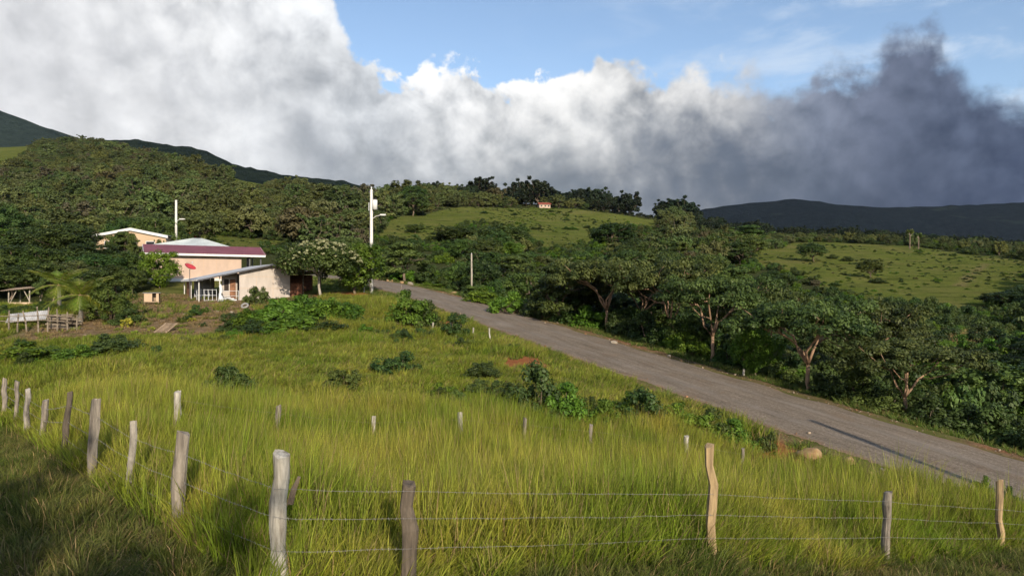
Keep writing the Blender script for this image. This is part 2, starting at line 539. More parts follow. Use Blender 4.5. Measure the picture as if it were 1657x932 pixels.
# ------------------------------------------------------------------ terrain
CP = []          # control points: pixel column, pixel row, depth
for s in '''
8 670 28;27 690 23.5;42 708 22;70 722 20;108 740 16.5;148 778 13.4;212 820 11.8;292 872 10;450 954 8;657 992 8.2;1150 905 11;1435 912 14;1618 897 16
30 900 9.5;0 760 16;-300 800 14;-300 640 30;150 960 8;828 945 8.8;1300 1000 10;1657 985 12;1900 880 17
285 727 18;445 740 19;604 745 21;745 748 20;850 750 21;955 757 22;1112 772 22;1200 786 23;1320 778 22.5
300 806 14;600 830 14;900 835 15;1200 850 17;1450 845 19
300 640 27;300 600 33;300 565 40;300 545 45;300 520 50;300 496 56;300 488 62
120 640 27;120 600 34;120 565 41;120 542 46;120 525 51;110 500 58;100 488 68
-100 640 30;-100 560 46;-100 500 62;20 600 35;20 555 45;20 528 50;30 500 58;40 486 70
440 640 28;440 595 34;440 560 41;440 540 46;440 515 51;440 493 57;440 488 63
560 650 27;560 600 34;560 560 42;560 530 48;560 500 55;560 480 64
640 660 26;640 600 34;640 560 42;640 528 49;640 498 58
740 665 26;740 610 33;740 568 41;740 545 47
850 672 26;850 620 32;850 582 38
950 690 25;950 640 31;1060 700 25;1060 665 29;1140 720 25.5
330 452 77;250 452 75;420 450 80;300 434 90;220 410 105;120 420 100;0 420 100;-200 420 100
390 406 118;390 378 165;330 386 140;460 388 150;300 335 250;150 345 250;0 350 250;300 285 380;150 265 450;0 280 420
130 238 620;0 244 620;-200 232 620;260 262 600;400 297 520;500 315 460;590 328 420;640 334 380
130 240 800;0 245 800;400 310 800;640 350 800;-200 240 800
520 360 200;520 420 110;600 430 100;600 360 190;640 400 135
700 440 105;700 395 150;700 350 230;700 326 320
763 466 88;763 440 108;763 400 150;770 350 230;780 330 320
850 470 92;850 420 130;850 375 200;850 348 280;850 336 330;850 340 450
930 480 90;930 430 125;930 380 200;930 345 300;930 335 350;930 350 500
1050 490 84;1050 440 120;1050 390 200;1050 360 300;1050 352 350;1050 372 500
1150 520 70;1150 470 105;1150 425 150;1150 385 230;1150 370 300;1150 390 500
1250 540 64;1250 490 92;1250 440 135;1250 405 190;1250 392 240;1250 410 500
1350 560 58;1350 500 88;1350 440 135;1350 400 205;1350 390 240;1350 410 500
1450 590 52;1450 520 80;1450 460 120;1450 420 170;1450 396 225;1450 412 500
1550 640 44;1550 560 68;1550 490 100;1550 440 145;1550 406 215;1550 415 500
1657 690 38;1657 600 58;1657 500 95;1657 460 125;1657 422 185;1657 420 500
1900 700 38;1900 560 70;1900 480 110;1900 430 180;1900 425 500
-100 400 1500;400 420 1500;800 415 1500;1200 425 1500;1600 430 1500;2000 430 1500;-100 440 5000;800 440 5000;1700 440 5000
'''.replace('\n', ';').split(';'):
    if s.strip():
        CP.append(tuple(float(x) for x in s.split()))
cp = np.array(CP)
P3 = np.stack([(cp[:, 0] - CX) / F * cp[:, 2], cp[:, 2], (HZ - cp[:, 1]) / F * cp[:, 2]], 1)
extra = [(-40, -3.4), (-20, -3.4), (0, -3.4), (20, -3.4), (40, -3.5)]
P3 = np.vstack([P3, [(math.sin(R(a)) * 4.0, math.cos(R(a)) * 4.0, z) for a, z in extra]])
KAZ = 2.6


def feat(x, y):
    return np.arctan2(x, y) * KAZ, np.log(np.maximum(np.hypot(x, y), 1.0))


def rbf_solve(P):
    a, l = feat(P[:, 0], P[:, 1])
    r = np.hypot(P[:, 0], P[:, 1])
    s = P[:, 2] / r
    n = len(P)
    d2 = (a[:, None] - a[None]) ** 2 + (l[:, None] - l[None]) ** 2
    K = np.where(d2 > 0, d2 * np.log(np.sqrt(d2) + 1e-12), 0)
    K[np.arange(n), np.arange(n)] += 0.0025
    Q = np.stack([np.ones(n), a, l], 1)
    A = np.block([[K, Q], [Q.T, np.zeros((3, 3))]])
    return a, l, np.linalg.solve(A, np.concatenate([s, np.zeros(3)]))


RA, RL, RW = rbf_solve(P3)

# road centre line (x, y, z)
RC = np.array([(60, -42, -14.0), (44, -24, -12.2), (31, -5.8, -9.8), (23.5, 8, -7.9), (15.7, 23.35, -6.15), (11.2, 32.25, -5.15), (6.7, 41.1, -4.15), (2.2, 50, -3.15), (-2.3, 58.8, -2.15),
               (-6.4, 66, -1.2), (-10.6, 72, -.3), (-16, 77.6, .75), (-24, 82.5, 1.6), (-36, 86.5, 2.3), (-52, 89, 3.0), (-75, 91, 4.0)])
tt = np.arange(len(RC))
ts = np.linspace(0, len(RC) - 1, 700)


def cr(P, t):
    i = np.clip(np.floor(t).astype(int), 0, len(P) - 2)
    f = (t - i)[:, None]
    p0, p1, p2, p3 = P[np.clip(i - 1, 0, None)], P[i], P[i + 1], P[np.clip(i + 2, None, len(P) - 1)]
    return .5 * (2 * p1 + (p2 - p0) * f + (2 * p0 - 5 * p1 + 4 * p2 - p3) * f ** 2 + (3 * p1 - p0 - 3 * p2 + p3) * f ** 3)


RD = cr(RC, ts)                                  # dense centre line
RT = np.gradient(RD[:, :2], axis=0)
RT /= np.linalg.norm(RT, axis=1)[:, None]
RN = np.stack([RT[:, 1], -RT[:, 0]], 1)          # points to the far (right-hand) side
HALF = 3.0


def road_dist(x, y):
    """distance to the centre line, signed lateral offset, road height there"""
    x, y = np.atleast_1d(x), np.atleast_1d(y)
    out = np.full(x.shape, 1e6), np.full(x.shape, 1e6), np.zeros(x.shape)
    near = np.where((np.hypot(x, y) < 140))[0]
    for c in np.array_split(near, max(1, len(near) // 4000)):
        if not len(c):
            continue
        dx = x[c][:, None] - RD[None, :, 0]
        dy = y[c][:, None] - RD[None, :, 1]
        k = np.argmin(dx * dx + dy * dy, axis=1)
        ii = np.arange(len(c))
        lat = dx[ii, k] * RN[k, 0] + dy[ii, k] * RN[k, 1]
        out[0][c] = np.sqrt(dx[ii, k] ** 2 + dy[ii, k] ** 2)
        out[1][c] = lat
        out[2][c] = RD[k, 2]
    return out


def sst(x, a, b):
    t = np.clip((x - a) / (b - a), 0, 1)
    return t * t * (3 - 2 * t)


def gz(x, y, detail=True):
    """ground height"""
    x = np.atleast_1d(np.asarray(x, float)).ravel()
    y = np.atleast_1d(np.asarray(y, float)).ravel()
    r = np.hypot(x, y)
    azr = np.arctan2(x, y)
    azc = np.clip(azr, -1.0, 1.0)
    a, l = azc * KAZ, np.log(np.maximum(r, 3.0))
    z = np.zeros(len(x))
    for c in np.array_split(np.arange(len(x)), max(1, len(x) // 20000)):
        d2 = (a[c][:, None] - RA[None]) ** 2 + (l[c][:, None] - RL[None]) ** 2
        K = np.where(d2 > 1e-12, d2 * .5 * np.log(d2 + 1e-24), 0)
        z[c] = K @ RW[:len(RA)] + RW[-3] + RW[-2] * a[c] + RW[-1] * l[c]
    z = z * np.maximum(r, 3.0)
    # behind the viewer the slope goes on level, then into low hills
    zb = -3.4 + 0.02 * np.maximum(0, r - 30) + 0.02 * x * sst(r, 3, 20) * -1.0
    wb = sst(np.abs(azr), 1.05, 1.6) * sst(r, 2, 6)
    z = z * (1 - wb) + zb * wb
    if detail:
        z = z + fbm(x * .55, y * .55, 3, 3) * .10 * sst(r, 3, 10) + fbm(x * .12, y * .12, 9, 3) * .22 * sst(r, 20, 60) + fbm(x * .02, y * .02, 5, 4) * 2.0 * sst(r, 120, 300)
    d, lat, zr = road_dist(x, y)
    far_side = lat > 0
    wr = 1 - sst(d, HALF + .5, np.where(far_side, HALF + 5.0, HALF + 4.0))
    z = z * (1 - wr) + (zr - .06 - .10 * sst(d, HALF, HALF + 1.5)) * wr
    # ravine below the far verge
    rav = np.where(far_side & (y < 75), sst(d, HALF + 4, HALF + 10) * (1 - sst(d, HALF + 18, HALF + 40)), 0) * (1 - sst(y, 50, 75)) * sst(y, -10, 10)
    z = z - 1.6 * rav
    return z


def g1(x, y):
    return float(gz(x, y)[0])


def proj(x, y, z):
    return CX + x / y * F, HZ - z / y * F


# ground sheet: polar grid, fine in front, coarse behind
azs = np.concatenate([np.linspace(-180, -56, 32)[:-1], np.linspace(-56, 56, 520), np.linspace(56, 180, 32)[1:]])
rs = np.concatenate([[0.0], np.geomspace(1.5, 6000, 400)])
AZ, RR = np.meshgrid(np.radians(azs), rs)
gx, gy = (np.sin(AZ) * RR).ravel(), (np.cos(AZ) * RR).ravel()
gzv = gz(gx, gy)
na, nr = len(azs), len(rs)
i0 = (np.arange(nr - 1)[:, None] * na + np.arange(na - 1)[None]).ravel()
gf = np.stack([i0, i0 + 1, i0 + na + 1, i0 + na], 1)
gpx = CX + gx / np.maximum(gy, .5) * F
gpy = HZ - gzv / np.maximum(gy, .5) * F
front = gy > 2


def blob(px, py, x0, y0, rx, ry):
    return np.clip(1 - ((px - x0) / rx) ** 2 - ((py - y0) / ry) ** 2, 0, 1)


d_, lat_, _ = road_dist(gx, gy)
nz = fbm(gx * .35, gy * .35, 21, 4)
# bare soil of the yard bank and tracks, in ground coordinates
yard = sst(gy, 43.5 + 0 * gx, 46) * (1 - sst(gy, 62, 68)) * sst(gx, -36, -33) * (1 - sst(gx, -20, -16))
yard = np.maximum(yard, .8 * sst(gy, 43, 46) * (1 - sst(gy, 47, 51)) * sst(gx, -33, -31) * (1 - sst(gx, -24, -21)))
soil = np.clip(yard * (1.0 + .5 * nz), 0, 1)
soil = np.maximum(soil, sst(.9 - np.abs(d_ - HALF - .5), 0, .7) * np.clip(.75 + .9 * nz, 0, 1))
soil = np.maximum(soil, np.where(lat_ > 0, sst(1.7 - np.abs(d_ - HALF - 1.2), 0, 1.0), 0) * np.clip(.55 + 1.1 * nz, 0, 1))
soil = np.maximum(soil, .7 * sst(nz, .25, .6) * (1 - sst(np.hypot(gx, gy), 10, 13)) * (gx < -2))


def patch(x0, y0, r):
    return sst(1 - np.hypot(gx - x0, gy - y0) / r + .35 * nz, 0, .5)


red = np.zeros(len(gx))
RED = ((842, 38, 2.4), (858, 36.3, 1.9), (700, 53, 2.0), (714, 51.5, 1.5), (1235, 25.5, 1.2), (1262, 24.6, 1.1), (1290, 24.2, 1.0), (548, 66, 2.5), (570, 66, 2.2))
for px, Y, r in RED:
    red = np.maximum(red, patch((px - CX) / F * Y, Y, r))
red = np.maximum(red, sst(.6 - np.abs(d_ - HALF - .7), 0, .5) * np.clip(nz * 1.5, 0, 1) * .8)


def ground_mat():
    m = bpy.data.materials.new('ground_cover')
    m.use_nodes = True
    t = NT(m.node_tree)
    pos = t.n('ShaderNodeNewGeometry').outputs['Position']
    g_far = t.noise(pos, .018, 5.0, .6)
    g_mid = t.noise(pos, .15, 5.0, .6)
    g_fine = t.noise(pos, 1.6, 6.0, .7)
    c = t.mix(t.mr(g_far, .35, .65), (.082, .112, .020), (.135, .150, .034))
    c = t.mix(t.mr(g_mid, .4, .68), c, (.155, .150, .048))
    c = t.mix(t.mr(g_fine, .45, .7), c, (.060, .085, .018))
    terr = t.noise(t.vm('MULTIPLY', pos, (.12, .3, 1.6)), 1.0, 4.0, .6)
    c = t.mix(t.mr(terr, .5, .68), c, (.060, .074, .018))
    c = t.mix(t.mr(t.noise(pos, .05, 4.0, .6), .55, .72, 0, .7), c, (.175, .155, .055))
    s = t.n('ShaderNodeAttribute', attribute_name='soil').outputs['Fac']
    rd = t.n('ShaderNodeAttribute', attribute_name='red').outputs['Fac']
    sc = t.mix(t.mr(g_fine, .3, .7), (.135, .085, .050), (.30, .215, .13))
    c = t.mix(s, c, sc)
    c = t.mix(rd, c, t.mix(t.mr(g_fine, .3, .7), (.24, .085, .035), (.38, .16, .07)))
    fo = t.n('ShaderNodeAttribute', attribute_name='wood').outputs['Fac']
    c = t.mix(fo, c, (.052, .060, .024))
    b = t.n('ShaderNodeBsdfPrincipled')
    t.put(b.inputs['Base Color'], c)
    b.inputs['Roughness'].default_value = 1.0
    b.inputs['Specular IOR Level'].default_value = 0.0
    bp = t.n('ShaderNodeBump')
    bp.inputs['Strength'].default_value = .6
    bp.inputs['Distance'].default_value = .3
    t.put(bp.inputs['Height'], t.m('ADD', g_fine, t.noise(pos, 9.0, 4.0, .7)))
    t.put(b.inputs['Normal'], bp.outputs[0])
    o = t.n('ShaderNodeOutputMaterial')
    t.put(o.inputs[0], b.outputs[0])
    return m


# which ground is open pasture and which is wooded, on the map (tested where the slope faces the viewer)
def in_poly(px, py, poly):
    poly = np.array(poly, float)
    inside = np.zeros(len(px), bool)
    j = len(poly) - 1
    for i in range(len(poly)):
        xi, yi = poly[i]
        xj, yj = poly[j]
        cond = ((yi > py) != (yj > py)) & (px < (xj - xi) * (py - yi) / (yj - yi + 1e-9) + xi)
        inside ^= cond
        j = i
    return inside


def world_poly(pts):
    """map outline (x, y) from photo pixels met with the smooth ground"""
    out = []
    Ys = np.geomspace(40, 900, 500)
    for px, py in pts:
        X = (px - CX) / F * Ys
        rows = HZ - gz(X, Ys, False) / Ys * F
        k = np.argmax(rows <= py) if (rows <= py).any() else len(Ys) - 1
        out.append((X[k], Ys[k]))
    return out


PASTURE = [world_poly(p) for p in (
    [(610, 385), (635, 352), (690, 346), (720, 338), (860, 338), (955, 342), (1060, 356), (1062, 366), (965, 372), (955, 398), (890, 408), (868, 395), (845, 372), (770, 362), (735, 372), (700, 392), (660, 396)],
    [(315, 388), (350, 380), (470, 388), (455, 402), (430, 408), (330, 402)],
    [(1190, 408), (1260, 400), (1280, 392), (1350, 391), (1480, 398), (1680, 424), (1680, 484), (1600, 498), (1540, 510), (1450, 508), (1390, 492), (1325, 466), (1285, 440), (1230, 432)],
    [(372, 296), (390, 284), (450, 292), (410, 304)],
    [(-30, 232), (30, 232), (50, 240), (20, 262), (-30, 275)],
)]


def is_pasture(x, y):
    r = np.zeros(len(x), bool)
    for p in PASTURE:
        r |= in_poly(x, y, p)
    return r


def wooded(x, y):
    x, y = np.atleast_1d(x), np.atleast_1d(y)
    d, lat, _ = road_dist(x, y)
    azr = np.abs(np.arctan2(x, y))
    w_ = (np.hypot(x, y) > 24) & (azr < 1.2)
    beyond = (lat > HALF + 3) | (np.hypot(x, y) > 95)
    leftside = (x < -36) & (y > 66)
    return w_ & (beyond | leftside) & ~is_pasture(x, y)


(tax, tay), (tbx, tby) = world_poly([(1594, 426), (1553, 462)])
for kk_ in range(24):
    f_ = kk_ / 23
    soil = np.maximum(soil, .45 * sst(1.7 - np.hypot(gx - (tax + (tbx - tax) * f_), gy - (tay + (tby - tay) * f_)), 0, 1.2))
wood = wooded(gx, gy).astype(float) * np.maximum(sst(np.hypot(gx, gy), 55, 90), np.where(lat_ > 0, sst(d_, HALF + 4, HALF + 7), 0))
ground = link('ground', np_mesh('ground', np.stack([gx, gy, gzv], 1), gf, ground_mat(), True, {'soil': soil, 'red': red, 'wood': wood}))
tag(ground, kind='structure')

# ------------------------------------------------------------------ gravel road
def road_mat():
    m = bpy.data.materials.new('road_gravel')
    m.use_nodes = True
    t = NT(m.node_tree)
    pos = t.n('ShaderNodeNewGeometry').outputs['Position']
    u = t.n('ShaderNodeAttribute', attribute_name='lat').outputs['Fac']
    fine = t.noise(pos, 9.0, 6.0, .75)
    big = t.noise(pos, .35, 4.0, .6)
    vor = t.n('ShaderNodeTexVoronoi')
    vor.inputs['Scale'].default_value = 24.0
    t.put(vor.inputs['Vector'], pos)
    c = t.mix(t.mr(fine, .3, .7), (.108, .085, .064), (.280, .228, .174))
    c = t.mix(t.mr(big, .4, .7), c, t.mix(.5, c, (.250, .205, .160)))
    c = t.mix(1.0, c, t.ramp(vor.outputs['Color'], [(0, .78), (1, 1.22)]), 'MULTIPLY')
    run = t.n('ShaderNodeAttribute', attribute_name='run').outputs['Fac']
    cmb = t.n('ShaderNodeCombineXYZ')
    t.put(cmb.inputs[0], t.m('MULTIPLY', u, 9.0)); t.put(cmb.inputs[1], t.m('MULTIPLY', run, .22))
    streak = t.noise(cmb.outputs[0], 1.0, 5.0, .65)
    c = t.mix(1.0, c, t.ramp(streak, [(.28, .66), (.5, 1.0), (.72, 1.25)]), 'MULTIPLY')
    c = t.mix(t.mr(t.noise(pos, .5, 4, .6), .56, .70, 0, .5), c, (.20, .135, .085))
    track = t.m('ADD', t.mr(t.m('ABSOLUTE', t.m('SUBTRACT', u, -.42)), .0, .16, 1, 0), t.mr(t.m('ABSOLUTE', t.m('SUBTRACT', u, .28)), .0, .16, 1, 0), clamp=True)
    c = t.mix(t.m('MULTIPLY', track, t.mr(big, .3, .6, .1, .5)), c, (.250, .220, .188))
    edge = t.mr(t.m('ADD', t.m('ABSOLUTE', u), t.m('MULTIPLY', t.m('SUBTRACT', t.noise(pos, 1.3, 4, .6), .5), .35)), .86, 1.02)
    c = t.mix(edge, c, (.260, .155, .090))
    b = t.n('ShaderNodeBsdfPrincipled')
    t.put(b.inputs['Base Color'], c)
    b.inputs['Roughness'].default_value = .95
    b.inputs['Specular IOR Level'].default_value = .1
    bp = t.n('ShaderNodeBump')
    bp.inputs['Strength'].default_value = .8
    bp.inputs['Distance'].default_value = .03
    t.put(bp.inputs['Height'], t.m('ADD', fine, vor.outputs['Distance']))
    t.put(b.inputs['Normal'], bp.outputs[0])
    o = t.n('ShaderNodeOutputMaterial')
    t.put(o.inputs[0], b.outputs[0])
    return m


nl = 25
us = np.linspace(-1, 1, nl)
wob_l = HALF + fbm(np.arange(700) * .09, np.zeros(700), 31, 4) * .35
wob_r = HALF + fbm(np.arange(700) * .09, np.zeros(700), 47, 4) * .35
lat = np.where(us[None] < 0, us[None] * wob_l[:, None], us[None] * wob_r[:, None])
rx = RD[:, 0][:, None] + RN[:, 0][:, None] * lat
ry = RD[:, 1][:, None] + RN[:, 1][:, None] * lat
rz = RD[:, 2][:, None] + .05 * (1 - us[None] ** 2) - .10 * np.abs(us[None]) ** 8 - .03 * (np.exp(-((us[None] + .42) / .1) ** 2) + np.exp(-((us[None] - .28) / .1) ** 2)) + fbm(rx * 1.2, ry * 1.2, 77, 3) * .02
i0 = (np.arange(699)[:, None] * nl + np.arange(nl - 1)[None]).ravel()
rf = np.stack([i0, i0 + 1, i0 + nl + 1, i0 + nl], 1)
road = link('gravel_road', np_mesh('gravel_road', np.stack([rx.ravel(), ry.ravel(), rz.ravel()], 1), rf, road_mat(), True, {'lat': np.tile(us, 700), 'run': np.repeat(np.arange(700) * .3, nl)}))
tag(road, kind='structure')

# ------------------------------------------------------------------ vegetation makers
def rand_dirs(g, n):
    v = g.normal(size=(n, 3))
    return v / np.linalg.norm(v, axis=1)[:, None]


def leaf_arrays(g, centres, outward, size, elong=1.7, clump_tint=None, spread=.5):
    """diamond leaves at centres, facing roughly outward"""
    n = len(centres)
    nrm = outward + rand_dirs(g, n) * spread
    nrm /= np.linalg.norm(nrm, axis=1)[:, None] + 1e-9
    t = np.cross(nrm, rand_dirs(g, n))
    t /= np.linalg.norm(t, axis=1)[:, None] + 1e-9
    b = np.cross(nrm, t)
    s = size * g.uniform(.65, 1.25, n)[:, None]
    a, c = t * s * elong * .5, b * s * .5
    bend = nrm * s * .18
    v = np.stack([centres - a - bend, centres + c, centres + a - bend, centres - c], 1).reshape(-1, 3)
    f = np.arange(n * 4).reshape(n, 4)
    tint = g.uniform(0, 1, n) * .35 + (clump_tint if clump_tint is not None else .5) * .65
    return v, f, np.repeat(tint, 4)


def crown_mesh(name, seed, clumps, n_leaf, size, mat, flat=.75, up=.5, extra=None):
    """clumps: rows of x, y, z, radius; leaves fill the outer part of each clump"""
    g = np.random.default_rng(seed)
    clumps = np.asarray(clumps, float)
    k = np.repeat(np.arange(len(clumps)), n_leaf)
    d = rand_dirs(g, len(k))
    rad = g.uniform(.25, 1, len(k)) ** .55
    d2 = d * np.array([1, 1, flat])
    c = clumps[k, :3] + d2 * (rad * clumps[k, 3])[:, None]
    out = d * .8 + np.array([0, 0, up])
    tint = g.uniform(0, 1, len(clumps))[k]
    v, f, r = leaf_arrays(g, c, out, size, clump_tint=tint, spread=.42)
    return np_mesh(name, v, f, mat, False, {'rnd': r})


def curve_pts(a, b, bow, n=5, g=None, jit=0.0):
    a, b = Vector(a), Vector(b)
    out = []
    for i in range(n + 1):
        t = i / n
        p = a.lerp(b, t) + Vector(bow) * math.sin(math.pi * t)
        if g is not None and 0 < i < n:
            p += Vector(g.uniform(-jit, jit, 3))
        out.append(p)
    return out


def make_tree(kind, seed, H, Rc, trunk_frac, n_cl, n_leaf, leaf, mat, bark, style='round', trunk_r=None):
    """returns an unlinked prototype: (trunk mesh, crown mesh)"""
    g = np.random.default_rng(seed)
    mb = MB()
    tr = trunk_r or H * .022
    th = H * trunk_frac
    cl = []
    lean = Vector((g.uniform(-.08, .08) * H, g.uniform(-.08, .08) * H, 0))
    fork = Vector((lean.x * .5, lean.y * .5, th))
    mb.tube(curve_pts((0, 0, -.4), fork, (lean.x * .3, lean.y * .3, 0), 4, g, tr * .4), [tr * 1.5, tr * 1.2, tr * 1.05, tr, tr * .95], 7)
    ch = H - th
    nl = int(g.integers(4, 7)) if style != 'umbrella' else int(g.integers(4, 6))
    ends = []
    for i in range(nl):
        a = 2 * math.pi * (i + g.uniform(-.3, .3)) / nl
        if style == 'umbrella':
            rr = Rc * g.uniform(.45, .75)
            e = Vector((math.cos(a) * rr, math.sin(a) * rr, H * g.uniform(.74, .86))) + lean
            bow = (-math.cos(a) * rr * .10, -math.sin(a) * rr * .10, ch * .05)
        else:
            rr = Rc * g.uniform(.25, .65)
            e = Vector((math.cos(a) * rr, math.sin(a) * rr, th + ch * g.uniform(.3, .8))) + lean
            bow = (math.cos(a) * rr * .15, math.sin(a) * rr * .15, 0)
        path = curve_pts(fork, e, bow, 5, g, Rc * .05)
        mb.tube(path, [tr * .72 * (1 - .13 * q) for q in range(6)], 6)
        for j in range(3 if style == 'umbrella' else 2):
            s = path[2 + j % 3]
            a2 = a + g.uniform(-1.0, 1.0)
            r2 = Rc * g.uniform(.55, .98)
            zz = H * g.uniform(.78, .9) if style == 'umbrella' else th + ch * g.uniform(.25, .9)
            e2 = Vector((math.cos(a2) * r2, math.sin(a2) * r2, zz)) + lean
            mb.tube(curve_pts(s, e2, (0, 0, -ch * .05), 4, g, Rc * .05), [tr * .36, tr * .3, tr * .24, tr * .18, tr * .1], 5)
            ends.append(e2)
        ends.append(e)
    for _ in range(n_cl):
        if style == 'umbrella':
            a, q = g.uniform(0, 2 * math.pi), math.sqrt(g.uniform(0, 1))
            ex = 1 + .22 * math.sin(3 * a + seed)
            x, y = math.cos(a) * q * Rc * .92 * ex, math.sin(a) * q * Rc * .92 * ex
            z = H * (.90 - .20 * q ** 2) + g.uniform(-.13, .04) * H * (1 - .4 * q)
            r = Rc * g.uniform(.10, .2)
        elif style == 'dome':
            d = rand_dirs(g, 1)[0]
            d[2] = abs(d[2]) if g.uniform() < .8 else d[2] * .5
            q = g.uniform(.55, 1) ** .5
            x, y, z = d[0] * Rc * q * .9, d[1] * Rc * q * .9, th + ch * .30 + d[2] * ch * .58 * q
            r = Rc * g.uniform(.16, .3)
        elif style == 'layer':
            lv = g.integers(0, 4)
            a, q = g.uniform(0, 2 * math.pi), math.sqrt(g.uniform(0.02, 1))
            rr = Rc * (1 - .22 * lv) * (1 + .2 * math.sin(2 * a + lv * 2 + seed))
            x, y, z = math.cos(a) * q * rr, math.sin(a) * q * rr, th + ch * (.12 + .24 * lv) + g.uniform(-.05, .05) * ch - .1 * ch * q
            r = Rc * g.uniform(.12, .24)
        else:
            d = rand_dirs(g, 1)[0]
            q = g.uniform(.3, 1) ** .45
            lump = 1 + .25 * math.sin(2.3 * d[0] + 3.1 * d[1] + seed) + .15 * math.sin(5 * d[2] + seed * 2)
            x, y, z = d[0] * Rc * q * .85 * lump, d[1] * Rc * q * .85 * lump, th + ch * .46 + d[2] * ch * .46 * q
            r = Rc * g.uniform(.16, .30)
        cl.append((x + lean.x, y + lean.y, z, r))
    for e in ends:
        cl.append((e.x, e.y, e.z + .02 * H, Rc * g.uniform(.12, .2)))
    fl = .45 if style == 'umbrella' else .75 if style != 'layer' else .5
    crown = crown_mesh('crown', seed + 1, cl, n_leaf, leaf, mat, fl, .6)
    return mb.mesh('trunk', bark, True), crown, H, Rc


def tree_obj(proto, name, x, y, H, Rc, rz, label=None, group=None, z=None, cat='tree', tilt=(0, 0)):
    """a tree of its own: an Empty with its trunk and its crown"""
    tm, cm_, h0, r0 = proto
    if z is None:
        z = g1(x, y)
    o = empty(name, (x, y, z), rz)
    o.rotation_euler = (tilt[0], tilt[1], rz)
    o.scale = (Rc / r0, Rc / r0, H / h0)
    link('trunk', tm, o)
    link('crown', cm_, o)
    return tag(o, label, cat, group)


def make_shrub(seed, H, Rc, n_cl, n_leaf, leaf, mat, bark=None, wide=1.0, gap=0.0):
    g = np.random.default_rng(seed)
    mb = MB()
    cl = []
    for i in range(n_cl):
        d = rand_dirs(g, 1)[0]
        d[2] = abs(d[2])
        q = g.uniform(.35, 1) ** .5
        lump = 1 + .3 * math.sin(2 * d[0] * 2 + 3 * d[1] + seed)
        p = (d[0] * Rc * q * .85 * lump * wide, d[1] * Rc * q * .85 * lump, .12 * H + d[2] * H * .74 * q * (1 + .25 * math.sin(seed + 4 * d[0])))
        cl.append((*p, Rc * g.uniform(.14, .28)))
        if i % 3 == 0:
            mb.tube(curve_pts((g.uniform(-.1, .1) * Rc, g.uniform(-.1, .1) * Rc, -.2), p, (0, 0, .08 * H), 3), [H * .016, H * .012, H * .009, H * .004], 4)
    return mb.mesh('stem', bark or M['bark'], True), crown_mesh('foliage', seed + 1, cl, n_leaf, leaf, mat, .8, .5), H, Rc


def shrub_obj(proto, x, y, H, Rc, rz, label, group=None, name='shrub', cat='shrub', z=None, sy=1.0):
    tm, cm_, h0, r0 = proto
    o = empty(name, (x, y, g1(x, y) if z is None else z), rz)
    o.scale = (Rc / r0, Rc / r0 * sy, H / h0)
    link('stem', tm, o)
    link('foliage', cm_, o)
    return tag(o, label, cat, group)


# ---- scattering of what nobody counts: points with geometry-node instances
def scatter(name, P, rot, scl, idx, protos, label, cat=None):
    me = bpy.data.meshes.new(name)
    me.vertices.add(len(P))
    me.vertices.foreach_set('co', np.ascontiguousarray(P, dtype=np.float32).ravel())
    for an, av in (('rot', rot), ('scl', scl)):
        a = me.attributes.new(an, 'FLOAT_VECTOR', 'POINT')
        a.data.foreach_set('vector', np.ascontiguousarray(av, dtype=np.float32).ravel())
    a = me.attributes.new('idx', 'INT', 'POINT')
    a.data.foreach_set('value', np.ascontiguousarray(idx, dtype=np.int32))
    o = link(name, me)
    ng = bpy.data.node_groups.new(name + '_nodes', 'GeometryNodeTree')
    ng.interface.new_socket('Geometry', in_out='INPUT', socket_type='NodeSocketGeometry')
    ng.interface.new_socket('Geometry', in_out='OUTPUT', socket_type='NodeSocketGeometry')
    N, L = ng.nodes, ng.links
    gi, go, jn = N.new('NodeGroupInput'), N.new('NodeGroupOutput'), N.new('GeometryNodeJoinGeometry')

    def attr(nm, ty):
        nd = N.new('GeometryNodeInputNamedAttribute')
        nd.data_type = ty
        nd.inputs[0].default_value = nm
        return nd.outputs[0]
    ar, as_, ai = attr('rot', 'FLOAT_VECTOR'), attr('scl', 'FLOAT_VECTOR'), attr('idx', 'INT')
    for k, p in enumerate(protos):
        oi = N.new('GeometryNodeObjectInfo')
        oi.inputs[0].default_value = p
        oi.inputs['As Instance'].default_value = True
        cmp_ = N.new('FunctionNodeCompare')
        cmp_.data_type, cmp_.operation = 'INT', 'EQUAL'
        L.new(ai, cmp_.inputs[2])
        cmp_.inputs[3].default_value = k
        ip = N.new('GeometryNodeInstanceOnPoints')
        L.new(gi.outputs[0], ip.inputs['Points'])
        L.new(cmp_.outputs[0], ip.inputs['Selection'])
        L.new(oi.outputs['Geometry'], ip.inputs['Instance'])
        L.new(ar, ip.inputs['Rotation'])
        L.new(as_, ip.inputs['Scale'])
        L.new(ip.outputs[0], jn.inputs[0])
    L.new(jn.outputs[0], go.inputs[0])
    md = o.modifiers.new('scatter', 'NODES')
    md.node_group = ng
    return tag(o, label, cat, kind='stuff')


def proto_obj(name, me):
    return bpy.data.objects.new(name, me)      # data only: never linked, instanced by the scatter


